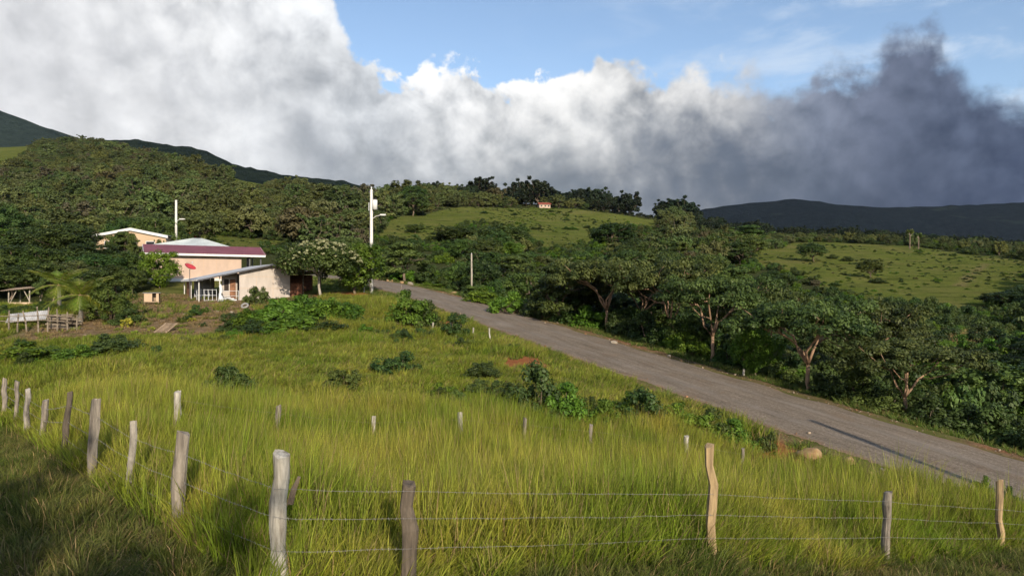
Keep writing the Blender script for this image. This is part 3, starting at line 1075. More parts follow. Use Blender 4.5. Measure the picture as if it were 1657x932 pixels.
def join_meshes(name, metas, mat_list):
    """trunk and crown in one mesh, for far woods"""
    v, f, r, mi = [], [], [], []
    o = 0
    for k, me in enumerate(metas):
        n = len(me.vertices)
        co = np.zeros(n * 3, np.float32)
        me.vertices.foreach_get('co', co)
        v.append(co.reshape(-1, 3))
        for p in me.polygons:
            f.append(tuple(i + o for i in p.vertices))
            mi.append(k)
        rr = np.zeros(n, np.float32)
        if 'rnd' in me.attributes:
            me.attributes['rnd'].data.foreach_get('value', rr)
        r.append(rr)
        o += n
    out = bpy.data.meshes.new(name)
    out.from_pydata(np.vstack(v).tolist(), [], f)
    for m in mat_list:
        out.materials.append(m)
    out.polygons.foreach_set('material_index', mi)
    a = out.attributes.new('rnd', 'FLOAT', 'POINT')
    a.data.foreach_set('value', np.concatenate(r))
    out.update()
    return out


def grass_clump(seed, n, rad, h, wd, lean, mat, droop=.35, wind=(.22, .05)):
    """tuft of curved tapering blades"""
    g = np.random.default_rng(seed)
    a, q = g.uniform(0, 2 * np.pi, n), np.sqrt(g.uniform(0, 1, n)) * rad
    b0 = np.stack([np.cos(a) * q, np.sin(a) * q, np.full(n, -.05)], 1)
    hh = h * g.uniform(.5, 1.1, n)
    d = np.stack([np.cos(a) * lean + g.normal(0, .16, n) + wind[0], np.sin(a) * lean + g.normal(0, .16, n) + wind[1]], 1)
    fa = g.uniform(0, np.pi, n)
    side = np.stack([np.cos(fa), np.sin(fa), np.zeros(n)], 1) * wd * g.uniform(.6, 1.3, n)[:, None]
    V, HH = [], []
    for t, wf in ((0, 1.0), (.38, .95), (.72, .65), (1.0, .06)):
        c = b0.copy()
        c[:, :2] += d * (hh * t ** 1.8)[:, None]
        c[:, 2] += hh * (t - droop * t ** 3 * np.clip(np.hypot(d[:, 0], d[:, 1]), 0, 1) * .9)
        V += [c - side * wf * .5, c + side * wf * .5]
        HH += [np.full(n, t)] * 2
    v = np.stack(V, 1).reshape(-1, 3)
    i = np.arange(n)[:, None] * 8
    f = np.concatenate([np.stack([i + 2 * k, i + 2 * k + 1, i + 2 * k + 3, i + 2 * k + 2], 2).reshape(-1, 4) for k in range(3)])
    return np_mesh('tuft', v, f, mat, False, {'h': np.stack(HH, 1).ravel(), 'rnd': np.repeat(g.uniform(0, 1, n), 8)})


# ---- prototypes
UMB = [make_tree('u', 100 + i, 6.0, 4.4, .30, 150, 120, .12, M['leaf_umb'], M['bark_red'], 'umbrella', .12) for i in range(3)]
MID = [make_tree('m', 200 + i, 7.0, 3.6, .22, 84, 100, .19, M[mt], M['bark'], st)
       for i, (st, mt) in enumerate((('round', 'leaf_mid'), ('dome', 'leaf_dark'), ('layer', 'leaf_mid'), ('dome', 'leaf_mid'), ('round', 'leaf_dark'), ('layer', 'leaf_umb')))]
FRESH = [make_tree('f', 230 + i, 5.0, 2.8, .15, 80, 100, .15, M['leaf_fresh'], M['bark'], 'round') for i in range(2)]
FARP = [make_tree('w', 300 + i, 8.0, 4.3, .15, 60, 50, .42, M['leaf_forest'], M['bark'], st) for i, st in enumerate(('dome', 'round', 'layer', 'dome', 'round'))]
DARKP = [make_tree('d', 330 + i, 9.0, 4.2, .15, 40, 30, .6, M['leaf_far_shaded'], M['bark'], st) for i, st in enumerate(('dome', 'round'))]
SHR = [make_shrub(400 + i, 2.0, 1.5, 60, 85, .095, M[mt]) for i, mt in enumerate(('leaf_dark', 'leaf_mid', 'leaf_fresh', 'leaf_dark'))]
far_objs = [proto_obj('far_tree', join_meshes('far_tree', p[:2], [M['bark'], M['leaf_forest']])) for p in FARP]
dark_objs = [proto_obj('dark_tree', join_meshes('dark_tree', p[:2], [M['bark'], M['leaf_far_shaded']])) for p in DARKP]
shr_objs = [proto_obj('low_bush', p[1]) for p in SHR]

# ------------------------------------------------------------------ woods
def wedge(n, y0, y1, half=.86, g=rng):
    """random map points, even over the ground in view and a little beyond"""
    y = np.sqrt(g.uniform(y0 * y0, y1 * y1, n))
    x = y * g.uniform(-half, half, n)
    return x, y


def thin(x, y, gap):
    """drop points closer than gap(y) to one already kept"""
    keep, cells = [], {}
    for i in range(len(x)):
        s = gap[i]
        k = (int(x[i] // 4), int(y[i] // 4))
        m_ = int(s // 4) + 1
        ok = True
        for a in range(k[0] - m_, k[0] + m_ + 1):
            for b in range(k[1] - m_, k[1] + m_ + 1):
                for j in cells.get((a, b), ()):
                    if (x[i] - x[j]) ** 2 + (y[i] - y[j]) ** 2 < s * s:
                        ok = False
                        break
                if not ok:
                    break
            if not ok:
                break
        if ok:
            cells.setdefault(k, []).append(i)
            keep.append(i)
    return np.array(keep)


wx, wy = wedge(90000, 40, 830, 1.15)
ok = wooded(wx, wy)
wx, wy = wx[ok], wy[ok]
dd, ll, _ = road_dist(wx, wy)
ok = (dd > 8) & ~((np.abs(wx + 30) < 24) & (wy < 112) & (wx < -8))          # keep the yard and road clear
ok &= ~((wx > -12) & (ll < 0) & (np.hypot(wx, wy) < 95))
wx, wy = wx[ok], wy[ok]
size = np.where(rng.uniform(0, 1, len(wx)) < .3, rng.uniform(1.1, 1.7, len(wx)), rng.uniform(.6, 1.1, len(wx)))
size = np.where(wy < 120, np.minimum(size, 1.2), size)
size = np.where((wy < 300) & (wx > -25), np.minimum(size, 1.12), size)
kp = thin(wx, wy, np.where(wy < 130, 3.6, np.where(wy < 300, 4.2, 4.6)) * size)
wx, wy, size = wx[kp], wy[kp], size[kp]
wz = gz(wx, wy)
wpx, wpy = proj(wx, wy, wz)
hill = (wpx < 620) & (wy > 120)                                             # the forested hill: one mass
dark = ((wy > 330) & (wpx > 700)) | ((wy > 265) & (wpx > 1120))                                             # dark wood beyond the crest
crest = np.where((wy > 230) & (wpx > 1180) & (wy < 330))[0]
own = np.where(~hill & ~dark)[0]
own = own[np.argsort(wy[own] / size[own])]
VIEW = [[(620, 394), (632, 346), (700, 338), (860, 328), (1060, 346), (1066, 372), (972, 378), (962, 408), (880, 410), (858, 378), (780, 358), (735, 374), (700, 394)],
        [(318, 400), (340, 382), (470, 388), (455, 408), (330, 408)],
        [(1190, 428), (1265, 404), (1285, 386), (1480, 388), (1680, 416), (1680, 480), (1560, 500), (1430, 498), (1345, 470), (1290, 442)],
        [(372, 290), (390, 278), (455, 286), (410, 300)], [(-30, 218), (30, 218), (55, 228), (20, 255), (-30, 265)]]
shut = np.zeros(len(wx), bool)
for kq in range(9):
    tpx, tpy = proj(wx + (kq % 3 - 1) * 2.6 * size, wy, wz + (2.0, 3.8, 5.6)[kq // 3] * size)
    for vp in VIEW:
        shut |= in_poly(tpx, tpy, vp)
keep_ = ~shut | (rng.uniform(0, 1, len(wx)) < .8)
size = np.where(shut, size * .30, size)
size = np.where((wpx > 1120) & (wy > 185), size * .55, size)
hill, dark = hill & keep_, dark & keep_
own = own[keep_[own]]
inview = (wpx[own] > -20) & (wpx[own] < 1680)
own = own[inview][:230]
mask_own = np.zeros(len(wx), bool)
mask_own[own] = True
print('trees', len(wx), 'own', len(own), 'depth of last own', wy[own].max())
AREAS = [
    (lambda px, y: px < 560, 'tree behind the houses', 'trees behind the houses'),
    (lambda px, y: px < 960 and y < 140, 'tree in the roadside hollow', 'trees in the hollow beyond the road'),
    (lambda px, y: px < 960, 'tree on the green hillside', 'trees on the green hillside'),
    (lambda px, y: px < 1240 and y < 120, 'tree in the ravine', 'trees in the ravine wood'),
    (lambda px, y: px < 1240, 'tree between the pastures', 'trees between the pastures'),
    (lambda px, y: y < 110, 'tree in the shaded valley', 'trees in the shaded valley'),
    (lambda px, y: True, 'tree above the sunny pasture', 'trees along the pasture edge'),
]
LOOK = ['bushy olive-green', 'dense dark domed', 'loosely layered olive', 'rounded mid-green', 'tall dark green', 'flat-topped pale olive', 'bright fresh green']
ORD = ('first second third fourth fifth sixth seventh eighth ninth tenth eleventh twelfth thirteenth fourteenth fifteenth sixteenth seventeenth eighteenth nineteenth twentieth '
       'twenty-first twenty-second twenty-third twenty-fourth twenty-fifth twenty-sixth twenty-seventh twenty-eighth twenty-ninth thirtieth').split()
planned = []
for i in own:
    k = int(rng.choice(7, p=[.2, .17, .17, .16, .1, .12, .08]))
    ar = next(q for q, (test, _, _) in enumerate(AREAS) if test(wpx[i], wy[i]))
    planned.append((wpx[i], i, k, ar))
seen = {}
for _, i, k, ar in sorted(planned):
    c = seen[(k, ar)] = seen.get((k, ar), -1) + 1
    pr = MID[k] if k < 6 else FRESH[int(rng.integers(2))]
    s = size[i] * (.62 + .38 * min(1, wy[i] / 140))
    H = (4.2 if k == 6 else 5.4) * s * rng.uniform(.85, 1.15)
    tree_obj(pr, 'tree', wx[i], wy[i], H, 3.3 * s * rng.uniform(.9, 1.2), rng.uniform(0, 6.28), LOOK[k] + ' ' + AREAS[ar][1] + ', ' + ORD[c] + ' such from the left', AREAS[ar][2], z=wz[i] - .2)


def scat_trees(name, sel, protos, label, s0):
    n = len(sel)
    s = size[sel] * s0 * rng.uniform(.85, 1.15, n)
    rot = np.stack([np.zeros(n), np.zeros(n), rng.uniform(0, 6.28, n)], 1)
    P = np.stack([wx[sel], wy[sel], wz[sel] - .3], 1)
    sc = np.stack([s, s, s * rng.uniform(.75, 1.1, n)], 1)
    return scatter(name, P, rot, sc, rng.integers(0, len(protos), n), protos, label)


scat_trees('hill_forest', np.where(hill & ~mask_own)[0], far_objs, 'unbroken olive-green forest covering the big hill behind the houses', .8)
scat_trees('valley_wood', np.where(keep_ & ~hill & ~dark & ~mask_own)[0], far_objs, 'mixed woodland filling the valley and slopes beyond the road', .85)
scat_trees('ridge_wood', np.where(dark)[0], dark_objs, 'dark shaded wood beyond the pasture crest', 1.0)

sx_, sy_ = wedge(9000, 95, 260, .8)
ok = wooded(sx_, sy_) & (road_dist(sx_, sy_)[0] > 12) & ~((sx_ < -8) & (sy_ < 112))
sx_, sy_ = sx_[ok][:2600], sy_[ok][:2600]
n = len(sx_)
s = rng.uniform(.6, 1.5, n)
scatter('hillside_scrub', np.stack([sx_, sy_, gz(sx_, sy_) - .1], 1), np.stack([np.zeros(n), np.zeros(n), rng.uniform(0, 6, n)], 1), np.stack([s, s, s * .75], 1), rng.integers(0, 4, n), shr_objs,
        'low green scrub between the trees of the hillsides')

# low dark tussocks on the open pastures
tx, ty = wedge(26000, 90, 360, .8)
ok = is_pasture(tx, ty)
tx, ty = tx[ok], ty[ok]
ok = vnoise(tx * .06, ty * .06, 5) + rng.uniform(-.6, .6, len(tx)) > .05
tx, ty = tx[ok][:1300], ty[ok][:1300]
n = len(tx)
s = rng.uniform(.08, .28, n) * np.where(rng.uniform(0, 1, n) < .04, 2.6, 1)
scatter('pasture_tussocks', np.stack([tx, ty, gz(tx, ty) - .05], 1), np.stack([np.zeros(n), np.zeros(n), rng.uniform(0, 6, n)], 1),
        np.stack([s * 1.5, s * 1.5, s * .8], 1), rng.integers(0, 4, n), shr_objs, 'dark weed tussocks dotting the grazed hillside pastures')

# ------------------------------------------------------------------ far mountains
def mountain(name, sky_pts, Y, depth_front, mat, rough, seed, base=-60, step=14):
    xs_px = np.arange(sky_pts[0][0], sky_pts[-1][0], step, dtype=float)
    top = np.interp(xs_px, [p[0] for p in sky_pts], [p[1] for p in sky_pts])
    ns = 34
    s = np.linspace(-1, 1, ns)
    X0 = (xs_px - CX) / F * Y
    Zt = (HZ - top) / F * Y
    prof = np.where(s < 0, (1 + s) ** .8, (1 - s) ** .9)
    X = np.repeat(X0[None], ns, 0)
    Yg = Y + np.where(s < 0, s * depth_front, s * depth_front * 1.5)[:, None] + 0 * X
    rel_ = fbm(X * .004, Yg * .004, seed, 5) * .32 * (1 - np.abs(s[:, None]) * .3) * (1 - np.exp(-(s[:, None] / .25) ** 2))
    Z = base + (Zt[None] - base) * np.clip(prof[:, None] + rel_ * prof[:, None], 0, 1) + fbm(X * .05, Yg * .05, seed + 9, 3) * rough
    v = np.stack([X.ravel(), Yg.ravel(), Z.ravel()], 1)
    n = len(xs_px)
    i0 = (np.arange(ns - 1)[:, None] * n + np.arange(n - 1)[None]).ravel()
    o = link(name, np_mesh(name, v, np.stack([i0, i0 + 1, i0 + n + 1, i0 + n], 1), mat, True))
    return tag(o, kind='structure')


def forest_slope_mat(name, a, b, clear):
    m = bpy.data.materials.new(name)
    m.use_nodes = True
    t = NT(m.node_tree)
    pos = t.n('ShaderNodeNewGeometry').outputs['Position']
    c = t.mix(t.mr(t.noise(pos, .05, 5, .7), .35, .65), a, b)
    c = t.mix(t.mr(t.noise(t.vm('MULTIPLY', pos, (1, 1, 2.0)), .0035, 3, .5), .60, .66), c, clear)
    bb = t.n('ShaderNodeBsdfDiffuse')
    t.put(bb.inputs[0], c)
    bp = t.n('ShaderNodeBump')
    bp.inputs['Strength'].default_value = 1.0
    bp.inputs['Distance'].default_value = 12.0
    t.put(bp.inputs['Height'], t.noise(pos, .06, 5, .7))
    t.put(bb.inputs['Normal'], bp.outputs[0])
    o = t.n('ShaderNodeOutputMaterial')
    t.put(o.inputs[0], bb.outputs[0])
    return m


fm = forest_slope_mat('mountain_forest_shaded', (.0035, .0070, .0105), (.010, .015, .018), (.024, .034, .028))  # cloud shade and blue haze are painted into this forest colour
fm3 = forest_slope_mat('ridge_forest', (.010, .017, .014), (.022, .032, .024), (.03, .04, .025))
fm2 = forest_slope_mat('volcano_forest', (.016, .026, .022), (.032, .046, .036), (.036, .05, .03))
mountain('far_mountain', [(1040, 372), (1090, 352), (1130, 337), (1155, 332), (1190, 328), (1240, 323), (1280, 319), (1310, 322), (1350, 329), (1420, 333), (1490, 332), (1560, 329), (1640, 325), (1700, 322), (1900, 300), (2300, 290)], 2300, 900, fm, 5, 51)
mountain('volcano_slope', [(-900, -120), (-500, 0), (-200, 92), (-60, 148), (0, 172), (60, 195), (130, 218), (250, 252), (420, 320)], 2000, 900, fm2, 6, 61)
mountain('wooded_ridge', [(100, 250), (150, 226), (190, 222), (250, 228), (300, 234), (340, 242), (370, 260), (400, 268), (470, 282), (560, 294), (640, 312)], 900, 300, fm3, 5, 71, base=40, step=5)
mountain('distant_hill', [(660, 340), (700, 312), (745, 308), (775, 312), (800, 320), (840, 340)], 1900, 400, fm2, 3, 81, step=6)

# ------------------------------------------------------------------ houses
def roof_sheets(parent, A, B, C_, D_, n, mat, name='roof_sheet', wave=.018, pitch=.11, lap=.006):
    """corrugated sheets between eave A-B and ridge D_-C_ (A below D_); ridges run up the slope"""
    A, B, C_, D_ = map(Vector, (A, B, C_, D_))
    nrm = (B - A).cross(D_ - A).normalized()
    if nrm.z < 0:
        nrm = -nrm
    L = (B - A).length
    for k in range(n):
        f0, f1 = k / n, (k + 1) / n + .01
        m_ = max(4, int(L * (f1 - f0) / pitch * 2))
        mb = MB()
        rows = []
        for i in range(m_ + 1):
            f = f0 + (f1 - f0) * i / m_
            off = nrm * (wave * (1 if i % 2 else -1) + lap * (k % 2))
            a, d = A.lerp(B, f) + off, D_.lerp(C_, f) + off
            rows.append((a, d, a - nrm * .012, d - nrm * .012))
        for (a, d, a2, d2), (b, c, b2, c2) in zip(rows, rows[1:]):
            mb.face(a, b, c, d)
            mb.face(d2, c2, b2, a2)
            mb.face(a2, b2, b, a)
        mb.build(name, mat, parent)


def prism(mb, poly, y0, y1):
    """outline in x-z pushed from y0 to y1"""
    a = [(x, y0, z) for x, z in poly]
    b = [(x, y1, z) for x, z in poly]
    mb.face(*a)
    mb.face(*b[::-1])
    n = len(poly)
    for i in range(n):
        j = (i + 1) % n
        mb.face(a[j], a[i], b[i], b[j])
    return mb


def bx(name, m, parent, x0, x1, y0, y1, z0, z1):
    return MB().box(((x0 + x1) / 2, (y0 + y1) / 2, (z0 + z1) / 2), (x1 - x0, y1 - y0, z1 - z0)).build(name, m, parent)


# --- the small house with the porch
h1 = empty('porch_house', (-27.6, 60.0, -1.30), R(35))
tag(h1, 'small cream gabled house with grey corrugated roof and open porch', 'house')
zl = lambda x: 2.03 + (3.5 - 2.03) * x / 6.4 if x < 6.4 else 3.5 - (x - 6.4) * .152
bx('floor_slab', M['concrete'], h1, .1, 11.4, .2, 7.8, -1.4, .03)
prism(MB(), [(3.6, .03), (8.2, .03), (8.2, zl(8.2) - .06), (6.4, zl(6.4) - .06), (3.6, zl(3.6) - .06)], .5, .64).build('gable_wall', M['cream_wall'], h1)
for zz in (1.25, 2.35):
    bx('wall_joint', M['tan_wall'], h1, 3.62, 8.18, .492, .5, zz, zz + .025)
for xx in (5.1, 6.6):
    bx('wall_joint', M['tan_wall'], h1, xx, xx + .025, .494, .5, .1, 2.34)
bx('side_wall', M['cream_wall'], h1, 3.6, 3.74, 1.9, 7.4, .03, 2.76)
bx('side_wall', M['cream_wall'], h1, 8.06, 8.2, .65, 7.4, .03, 3.1)
bx('rear_wall', M['cream_wall'], h1, 3.75, 8.05, 7.3, 7.42, .03, 2.75)
pw = bx('porch_wall', M['cream_wall'], h1, 2.35, 3.59, 1.75, 1.87, .03, 2.45)
d1 = bx('door', M['rust'], h1, 3.05, 3.55, 1.70, 1.745, .05, 2.1)
bx('handle', M['steel_dark'], d1, 3.10, 3.16, 1.67, 1.70, 1.0, 1.06)
bx('window', M['dark_inside'], h1, 2.55, 2.95, 1.72, 1.745, 1.05, 2.1)
for k in range(5):
    bx('zinc_panel', M['zinc_old'], h1, .55 + k * .36, .90 + k * .36, 4.8 + .02 * (k % 2), 4.84 + .02 * (k % 2), .05, 2.05 + .05 * k)
bx('side_panel', M['rust'], h1, .30, .36, 4.9, 7.3, .05, 1.95)
for (x, y) in ((.15, .35), (.15, 7.4), (.15, 3.9), (1.9, .45)):
    MB().tube([(x, y, -.1), (x, y, zl(x) - .05)], .05, 8).build('post', M['concrete'], h1)
for (x, y) in ((9.5, .6), (11.2, .6), (11.2, 7.2)):
    MB().tube([(x, y, -.3), (x, y, zl(x) - .05)], .07, 8).build('post', M['wood_dark'], h1)
bx('shed_wall', M['brick_dark'], h1, 8.25, 11.3, 3.2, 3.35, .03, 2.6)
bx('shed_wall', M['brick_dark'], h1, 8.25, 9.4, .65, .78, .03, 1.75)
roof_sheets(h1, (-.05, 0, zl(0)), (-.05, 8, zl(0)), (6.42, 8, 3.5), (6.42, 0, 3.5), 5, M['zinc'])
roof_sheets(h1, (11.6, 0, zl(11.6)), (11.6, 8, zl(11.6)), (6.42, 8, 3.5), (6.42, 0, 3.5), 5, M['zinc'])
MB().bar((-.05, -.02, zl(0) - .07), (6.4, -.02, 3.43), .03, .12).build('barge_board', M['steel_dark'], h1)
MB().bar((6.4, -.02, 3.43), (11.6, -.02, zl(11.6) - .07), .03, .12).build('barge_board', M['steel_dark'], h1)
MB().bar((6.5, .46, 3.36), (8.8, .46, zl(8.8) - .13), .03, .1).build('barge_board', M['white_paint'], h1)
bx('eave_board', M['white_paint'], h1, -.09, -.06, 0, 8, zl(0) - .12, zl(0) + .02)

# things on the porch
def ptl(o, x, y, z):
    a = o.rotation_euler.z
    return (o.location.x + x * math.cos(a) - y * math.sin(a), o.location.y + x * math.sin(a) + y * math.cos(a), o.location.z + z)


g_ = random.Random(3)
sk = MB()
sk.tube([(0, 0, 0), (.05, .02, .35), (-.03, 0, .7), (.06, .03, 1.05), (.0, .0, 1.45), (.02, 0, 1.62)], [.26, .24, .10, .16, .12, .04], 8, True, .25, g_)
tag(sk.build('tarp_bundle', M['plastic_white'], None, True, ptl(h1, 1.9, .2, .03)), 'crumpled white tarp tied around the front porch post', 'tarp')
gt = empty('mesh_gate', ptl(h1, .75, 1.2, .03), R(35))
tag(gt, 'leaning grey metal frame gate under the porch', 'gate')
for x in (0, .35, .7, 1.05):
    MB().tube([(x, 0, 0), (x, .15, 1.15)], .025, 6).build('bar', M['plastic_white'], gt)
for z in (.15, .6, 1.1):
    MB().tube([(0, z * .13 - .03, z), (1.05, z * .13 - .03, z)], .02, 6).build('rail', M['plastic_white'], gt)
gt2 = copy_tree(gt)
gt2.location = ptl(h1, .4, 2.6, .03)
gt2['label'] = 'second metal frame gate standing deeper inside the porch'
mb = MB()
for k in range(9):
    x, y = g_.uniform(0, 1.1), g_.uniform(0, .5)
    mb.tube([(x - .2, y, .08 + .05 * k % .3), (x + .2, y + .05, .12 + .05 * k % .3)], g_.uniform(.06, .14), 7, True, .2, g_)
tag(mb.build('sack_heap', M['plastic_white'], None, True, ptl(h1, 2.3, .7, .03)), 'heap of pale sacks on the porch floor beside the door', 'sacks', kind='stuff')
rl = empty('porch_rail', ptl(h1, 1.95, .45, .03), R(35))
tag(rl, 'thin grey porch railing between post and door', 'railing')
for z in (.55, 1.0):
    MB().tube([(0, 0, z), (1.6, .1, z)], .018, 6).build('rail', M['plastic_white'], rl)
MB().tube([(1.6, .1, 0), (1.6, .1, 1.02)], .02, 6).build('post', M['plastic_white'], rl)

# --- the peach house with the maroon roof
h2 = empty('peach_house', (-38.8, 72.0, 1.0), R(30))
tag(h2, 'long peach panel house with maroon metal roof and white fascia', 'house')
bx('floor_slab', M['concrete'], h2, .3, 12, .4, 6.8, -1.5, .03)
xs = np.linspace(.6, 9.75, 8)
for a, b in zip(xs, xs[1:]):
    bx('wall_panel', M['peach_wall'], h2, a + .012, b - .012, .6, .74, .03, 2.62)
for xx in xs[1:-1]:
    bx('joint', M['tan_wall'], h2, xx - .012, xx + .012, .62, .72, .03, 2.6)
prism(MB(), [(.62, .03), (6.38, .03), (6.38, 2.6), (3.5, 3.6), (.62, 2.6)], 0, .14)
eg = MB()
for x in (.58, 9.6):
    a = [(x, .75, .03), (x, 6.2, .03), (x, 6.2, 2.62), (x, 3.5, 3.6), (x, .75, 2.62)]
    b = [(p[0] + .13, p[1], p[2]) for p in a]
    m2 = MB()
    m2.face(*a[::-1]); m2.face(*b)
    for i in range(5):
        j = (i + 1) % 5
        m2.face(a[i], a[j], b[j], b[i])
    m2.build('end_wall', M['peach_wall'], h2)
bx('rear_wall', M['peach_wall'], h2, .72, 9.6, 6.2, 6.32, .03, 2.6)
roof_sheets(h2, (0, 0, 2.72), (12.2, 0, 2.72), (12.2, 3.5, 3.82), (0, 3.5, 3.82), 6, M['maroon'])
roof_sheets(h2, (0, 7, 2.72), (12.2, 7, 2.72), (12.2, 3.5, 3.82), (0, 3.5, 3.82), 6, M['maroon'])
bx('fascia', M['white_paint'], h2, -.02, 12.22, -.05, -.02, 2.50, 2.73)
for y0, y1 in ((0, 3.5), (7, 3.5)):
    MB().bar((-.04, y0, 2.62), (-.04, y1, 3.72), .03, .2).build('barge_board', M['white_paint'], h2)
    MB().bar((12.24, y0, 2.62), (12.24, y1, 3.72), .03, .2).build('barge_board', M['white_paint'], h2)
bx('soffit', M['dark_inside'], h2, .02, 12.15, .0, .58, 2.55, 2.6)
for (x, y) in ((10.6, .5), (11.8, .5), (10.9, 3.2), (11.8, 6.2), (11.2, 6.0)):
    bx('column', M['steel_dark'], h2, x - .07, x + .07, y - .07, y + .07, -.3, 2.6)
bx('low_wall', M['tan_wall'], h2, 9.76, 11.7, 4.0, 4.12, .03, 1.0)

# --- pale hipped roof behind
h3 = empty('hipped_house', at(232, 466, 90).to_tuple()[:2] + (2.4,), R(12))
tag(h3, 'low house with pale grey hipped roof behind the maroon roof', 'house')
bx('wall', M['tan_wall'], h3, .5, 10.3, .6, 8.4, -1, 3.1)
for (x0, x1) in ((1.5, 2.7), (4.5, 5.7), (7.8, 9.0)):
    wn = bx('window', M['white_paint'], h3, x0, x1, .56, .6, 1.2, 2.3)
    bx('pane', M['glass_dark'], wn, x0 + .08, x1 - .08, .54, .56, 1.28, 2.22)
roof_sheets(h3, (0, 0, 3.15), (10.8, 0, 3.15), (6.2, 4.5, 4.55), (5.0, 4.5, 4.55), 4, M['zinc_pale'], 'roof_sheet', .012, .2)
roof_sheets(h3, (10.8, 9, 3.15), (0, 9, 3.15), (5.0, 4.5, 4.55), (6.2, 4.5, 4.55), 4, M['zinc_pale'], 'roof_sheet', .012, .2)
roof_sheets(h3, (10.8, 0, 3.15), (10.8, 9, 3.15), (6.2, 4.5, 4.55), (6.2, 4.5, 4.55), 2, M['zinc_pale'], 'roof_sheet', .012, .2)
roof_sheets(h3, (0, 9, 3.15), (0, 0, 3.15), (5.0, 4.5, 4.55), (5.0, 4.5, 4.55), 2, M['zinc_pale'], 'roof_sheet', .012, .2)

# --- tan house with white gable among the trees, and the red-roofed one beside it
h4 = empty('gabled_house', at(150, 466, 100).to_tuple()[:2] + (5.6,), R(6))
tag(h4, 'tan house with broad white gable half hidden by trees', 'house')
prism(MB(), [(.3, -1.5), (10.2, -1.5), (10.2, 2.0), (5.3, 2.95), (.3, 2.0)], 0, .2).build('gable_wall', M['tan_wall'], h4)
bx('side_wall', M['tan_wall'], h4, .3, .5, .2, 8, -1.5, 2.0)
bx('side_wall', M['tan_wall'], h4, 10.0, 10.2, .2, 8, -1.5, 2.0)
prism(MB(), [(-.1, 1.75), (5.3, 2.82), (10.6, 1.75), (10.6, 2.12), (5.3, 3.22), (-.1, 2.12)], -.35, -.2).build('barge_board', M['white_paint'], h4)
roof_sheets(h4, (-.1, -.3, 2.14), (-.1, 8, 2.14), (5.3, 8, 3.24), (5.3, -.3, 3.24), 3, M['zinc_pale'], 'roof_sheet', .012, .2)
roof_sheets(h4, (10.6, -.3, 2.14), (10.6, 8, 2.14), (5.3, 8, 3.24), (5.3, -.3, 3.24), 3, M['zinc_pale'], 'roof_sheet', .012, .2)
for x0 in (1.6, 7.4):
    wn = bx('window', M['white_paint'], h4, x0, x0 + 1.3, -.04, 0, .2, 1.3)
    bx('pane', M['glass_dark'], wn, x0 + .08, x0 + 1.22, -.06, -.04, .28, 1.22)
h5 = empty('red_roof_house', at(246, 466, 112).to_tuple()[:2] + (6.6,), R(8))
tag(h5, 'small white house with rust-red metal roof beside the lamp pole', 'house')
bx('wall', M['white_paint'], h5, .4, 5.0, .5, 4.5, -2, 1.75)
wn = bx('window', M['steel_dark'], h5, 3.1, 4.7, .46, .5, .8, 1.5)
bx('pane', M['glass_dark'], wn, 3.2, 4.6, .44, .46, .88, 1.42)
roof_sheets(h5, (0, 0, 1.85), (5.6, 0, 1.85), (5.3, 2.6, 2.75), (.2, 2.6, 2.75), 3, M['red_roof'], 'roof_sheet', .012, .2)
roof_sheets(h5, (0, 5.2, 1.85), (5.6, 5.2, 1.85), (5.3, 2.6, 2.75), (.2, 2.6, 2.75), 3, M['red_roof'], 'roof_sheet', .012, .2)
bx('fascia', M['white_paint'], h5, 0, 5.6, -.04, 0, 1.70, 1.86)

# --- house on the hilltop
p = at(872, 336, 320)
h6 = empty('hilltop_house', (p.x, p.y, p.z), R(10))
tag(h6, 'tiny pink bungalow with brown roof on the hilltop meadow', 'house')
bx('wall', M['peach_wall'], h6, .3, 5.6, .3, 4, -2.5, 1.6)
for x0 in (1.0, 2.8, 4.4):
    bx('window', M['glass_dark'], h6, x0, x0 + .7, .26, .3, .5, 1.2)
roof_sheets(h6, (-.2, -.2, 1.6), (6.1, -.2, 1.6), (5.9, 2.2, 2.6), (0, 2.2, 2.6), 2, M['red_roof'], 'roof_sheet', .01, .4)
roof_sheets(h6, (-.2, 4.6, 1.6), (6.1, 4.6, 1.6), (5.9, 2.2, 2.6), (0, 2.2, 2.6), 2, M['red_roof'], 'roof_sheet', .01, .4)

# --- yard: open hut, animal box, tin sheet, log stack, corral, dish, tyre
hu = empty('open_hut', at(3, 497, 62).to_tuple()[:2] + (-1.75,), R(5))
tag(hu, 'open wooden lean-to hut with tin roof under the dark trees', 'hut')
for (x, y) in ((.5, .1), (2.3, .1), (.5, 1.8), (2.3, 1.8)):
    MB().tube([(x, y, -.3), (x + .03, y, 1.45 + .1 * x)], .055, 7).build('post', M['bark_pale'], hu)
for a, b in (((.55, .1, .2), (1.2, .1, 1.5)), ((2.3, .1, .6), (1.8, .1, 1.6))):
    MB().bar(a, b, .06, .06).build('brace', M['bark_pale'], hu)
roof_sheets(hu, (-.2, -.35, 1.45), (2.75, -.35, 1.72), (2.75, 2.2, 2.0), (-.2, 2.2, 1.75), 3, M['plank'], 'roof_sheet', .02, .2)
bx('trough', M['tan_wall'], hu, .75, 2.6, -.3, .05, -.2, .45)
kx = at(233, 478, 58)
kn = empty('animal_box', (kx.x, kx.y, g1(kx.x, kx.y) + .12), R(20))
tag(kn, 'little pale plank animal box on stilts in front of the trees', 'hutch')
for k in range(4):
    bx('plank', M['tan_wall'], kn, 0, .62, 0, .03, .18 + k * .17, .34 + k * .17)
bx('plank', M['tan_wall'], kn, .92, 1.12, 0, .03, .18, .86)
bx('floor', M['plank'], kn, -.03, 1.15, .04, .8, .1, .17)
bx('rear_board', M['plank'], kn, 0, 1.12, .78, .82, .18, .9)
bx('lid', M['zinc_old'], kn, -.1, 1.25, -.1, .9, .9, .94)
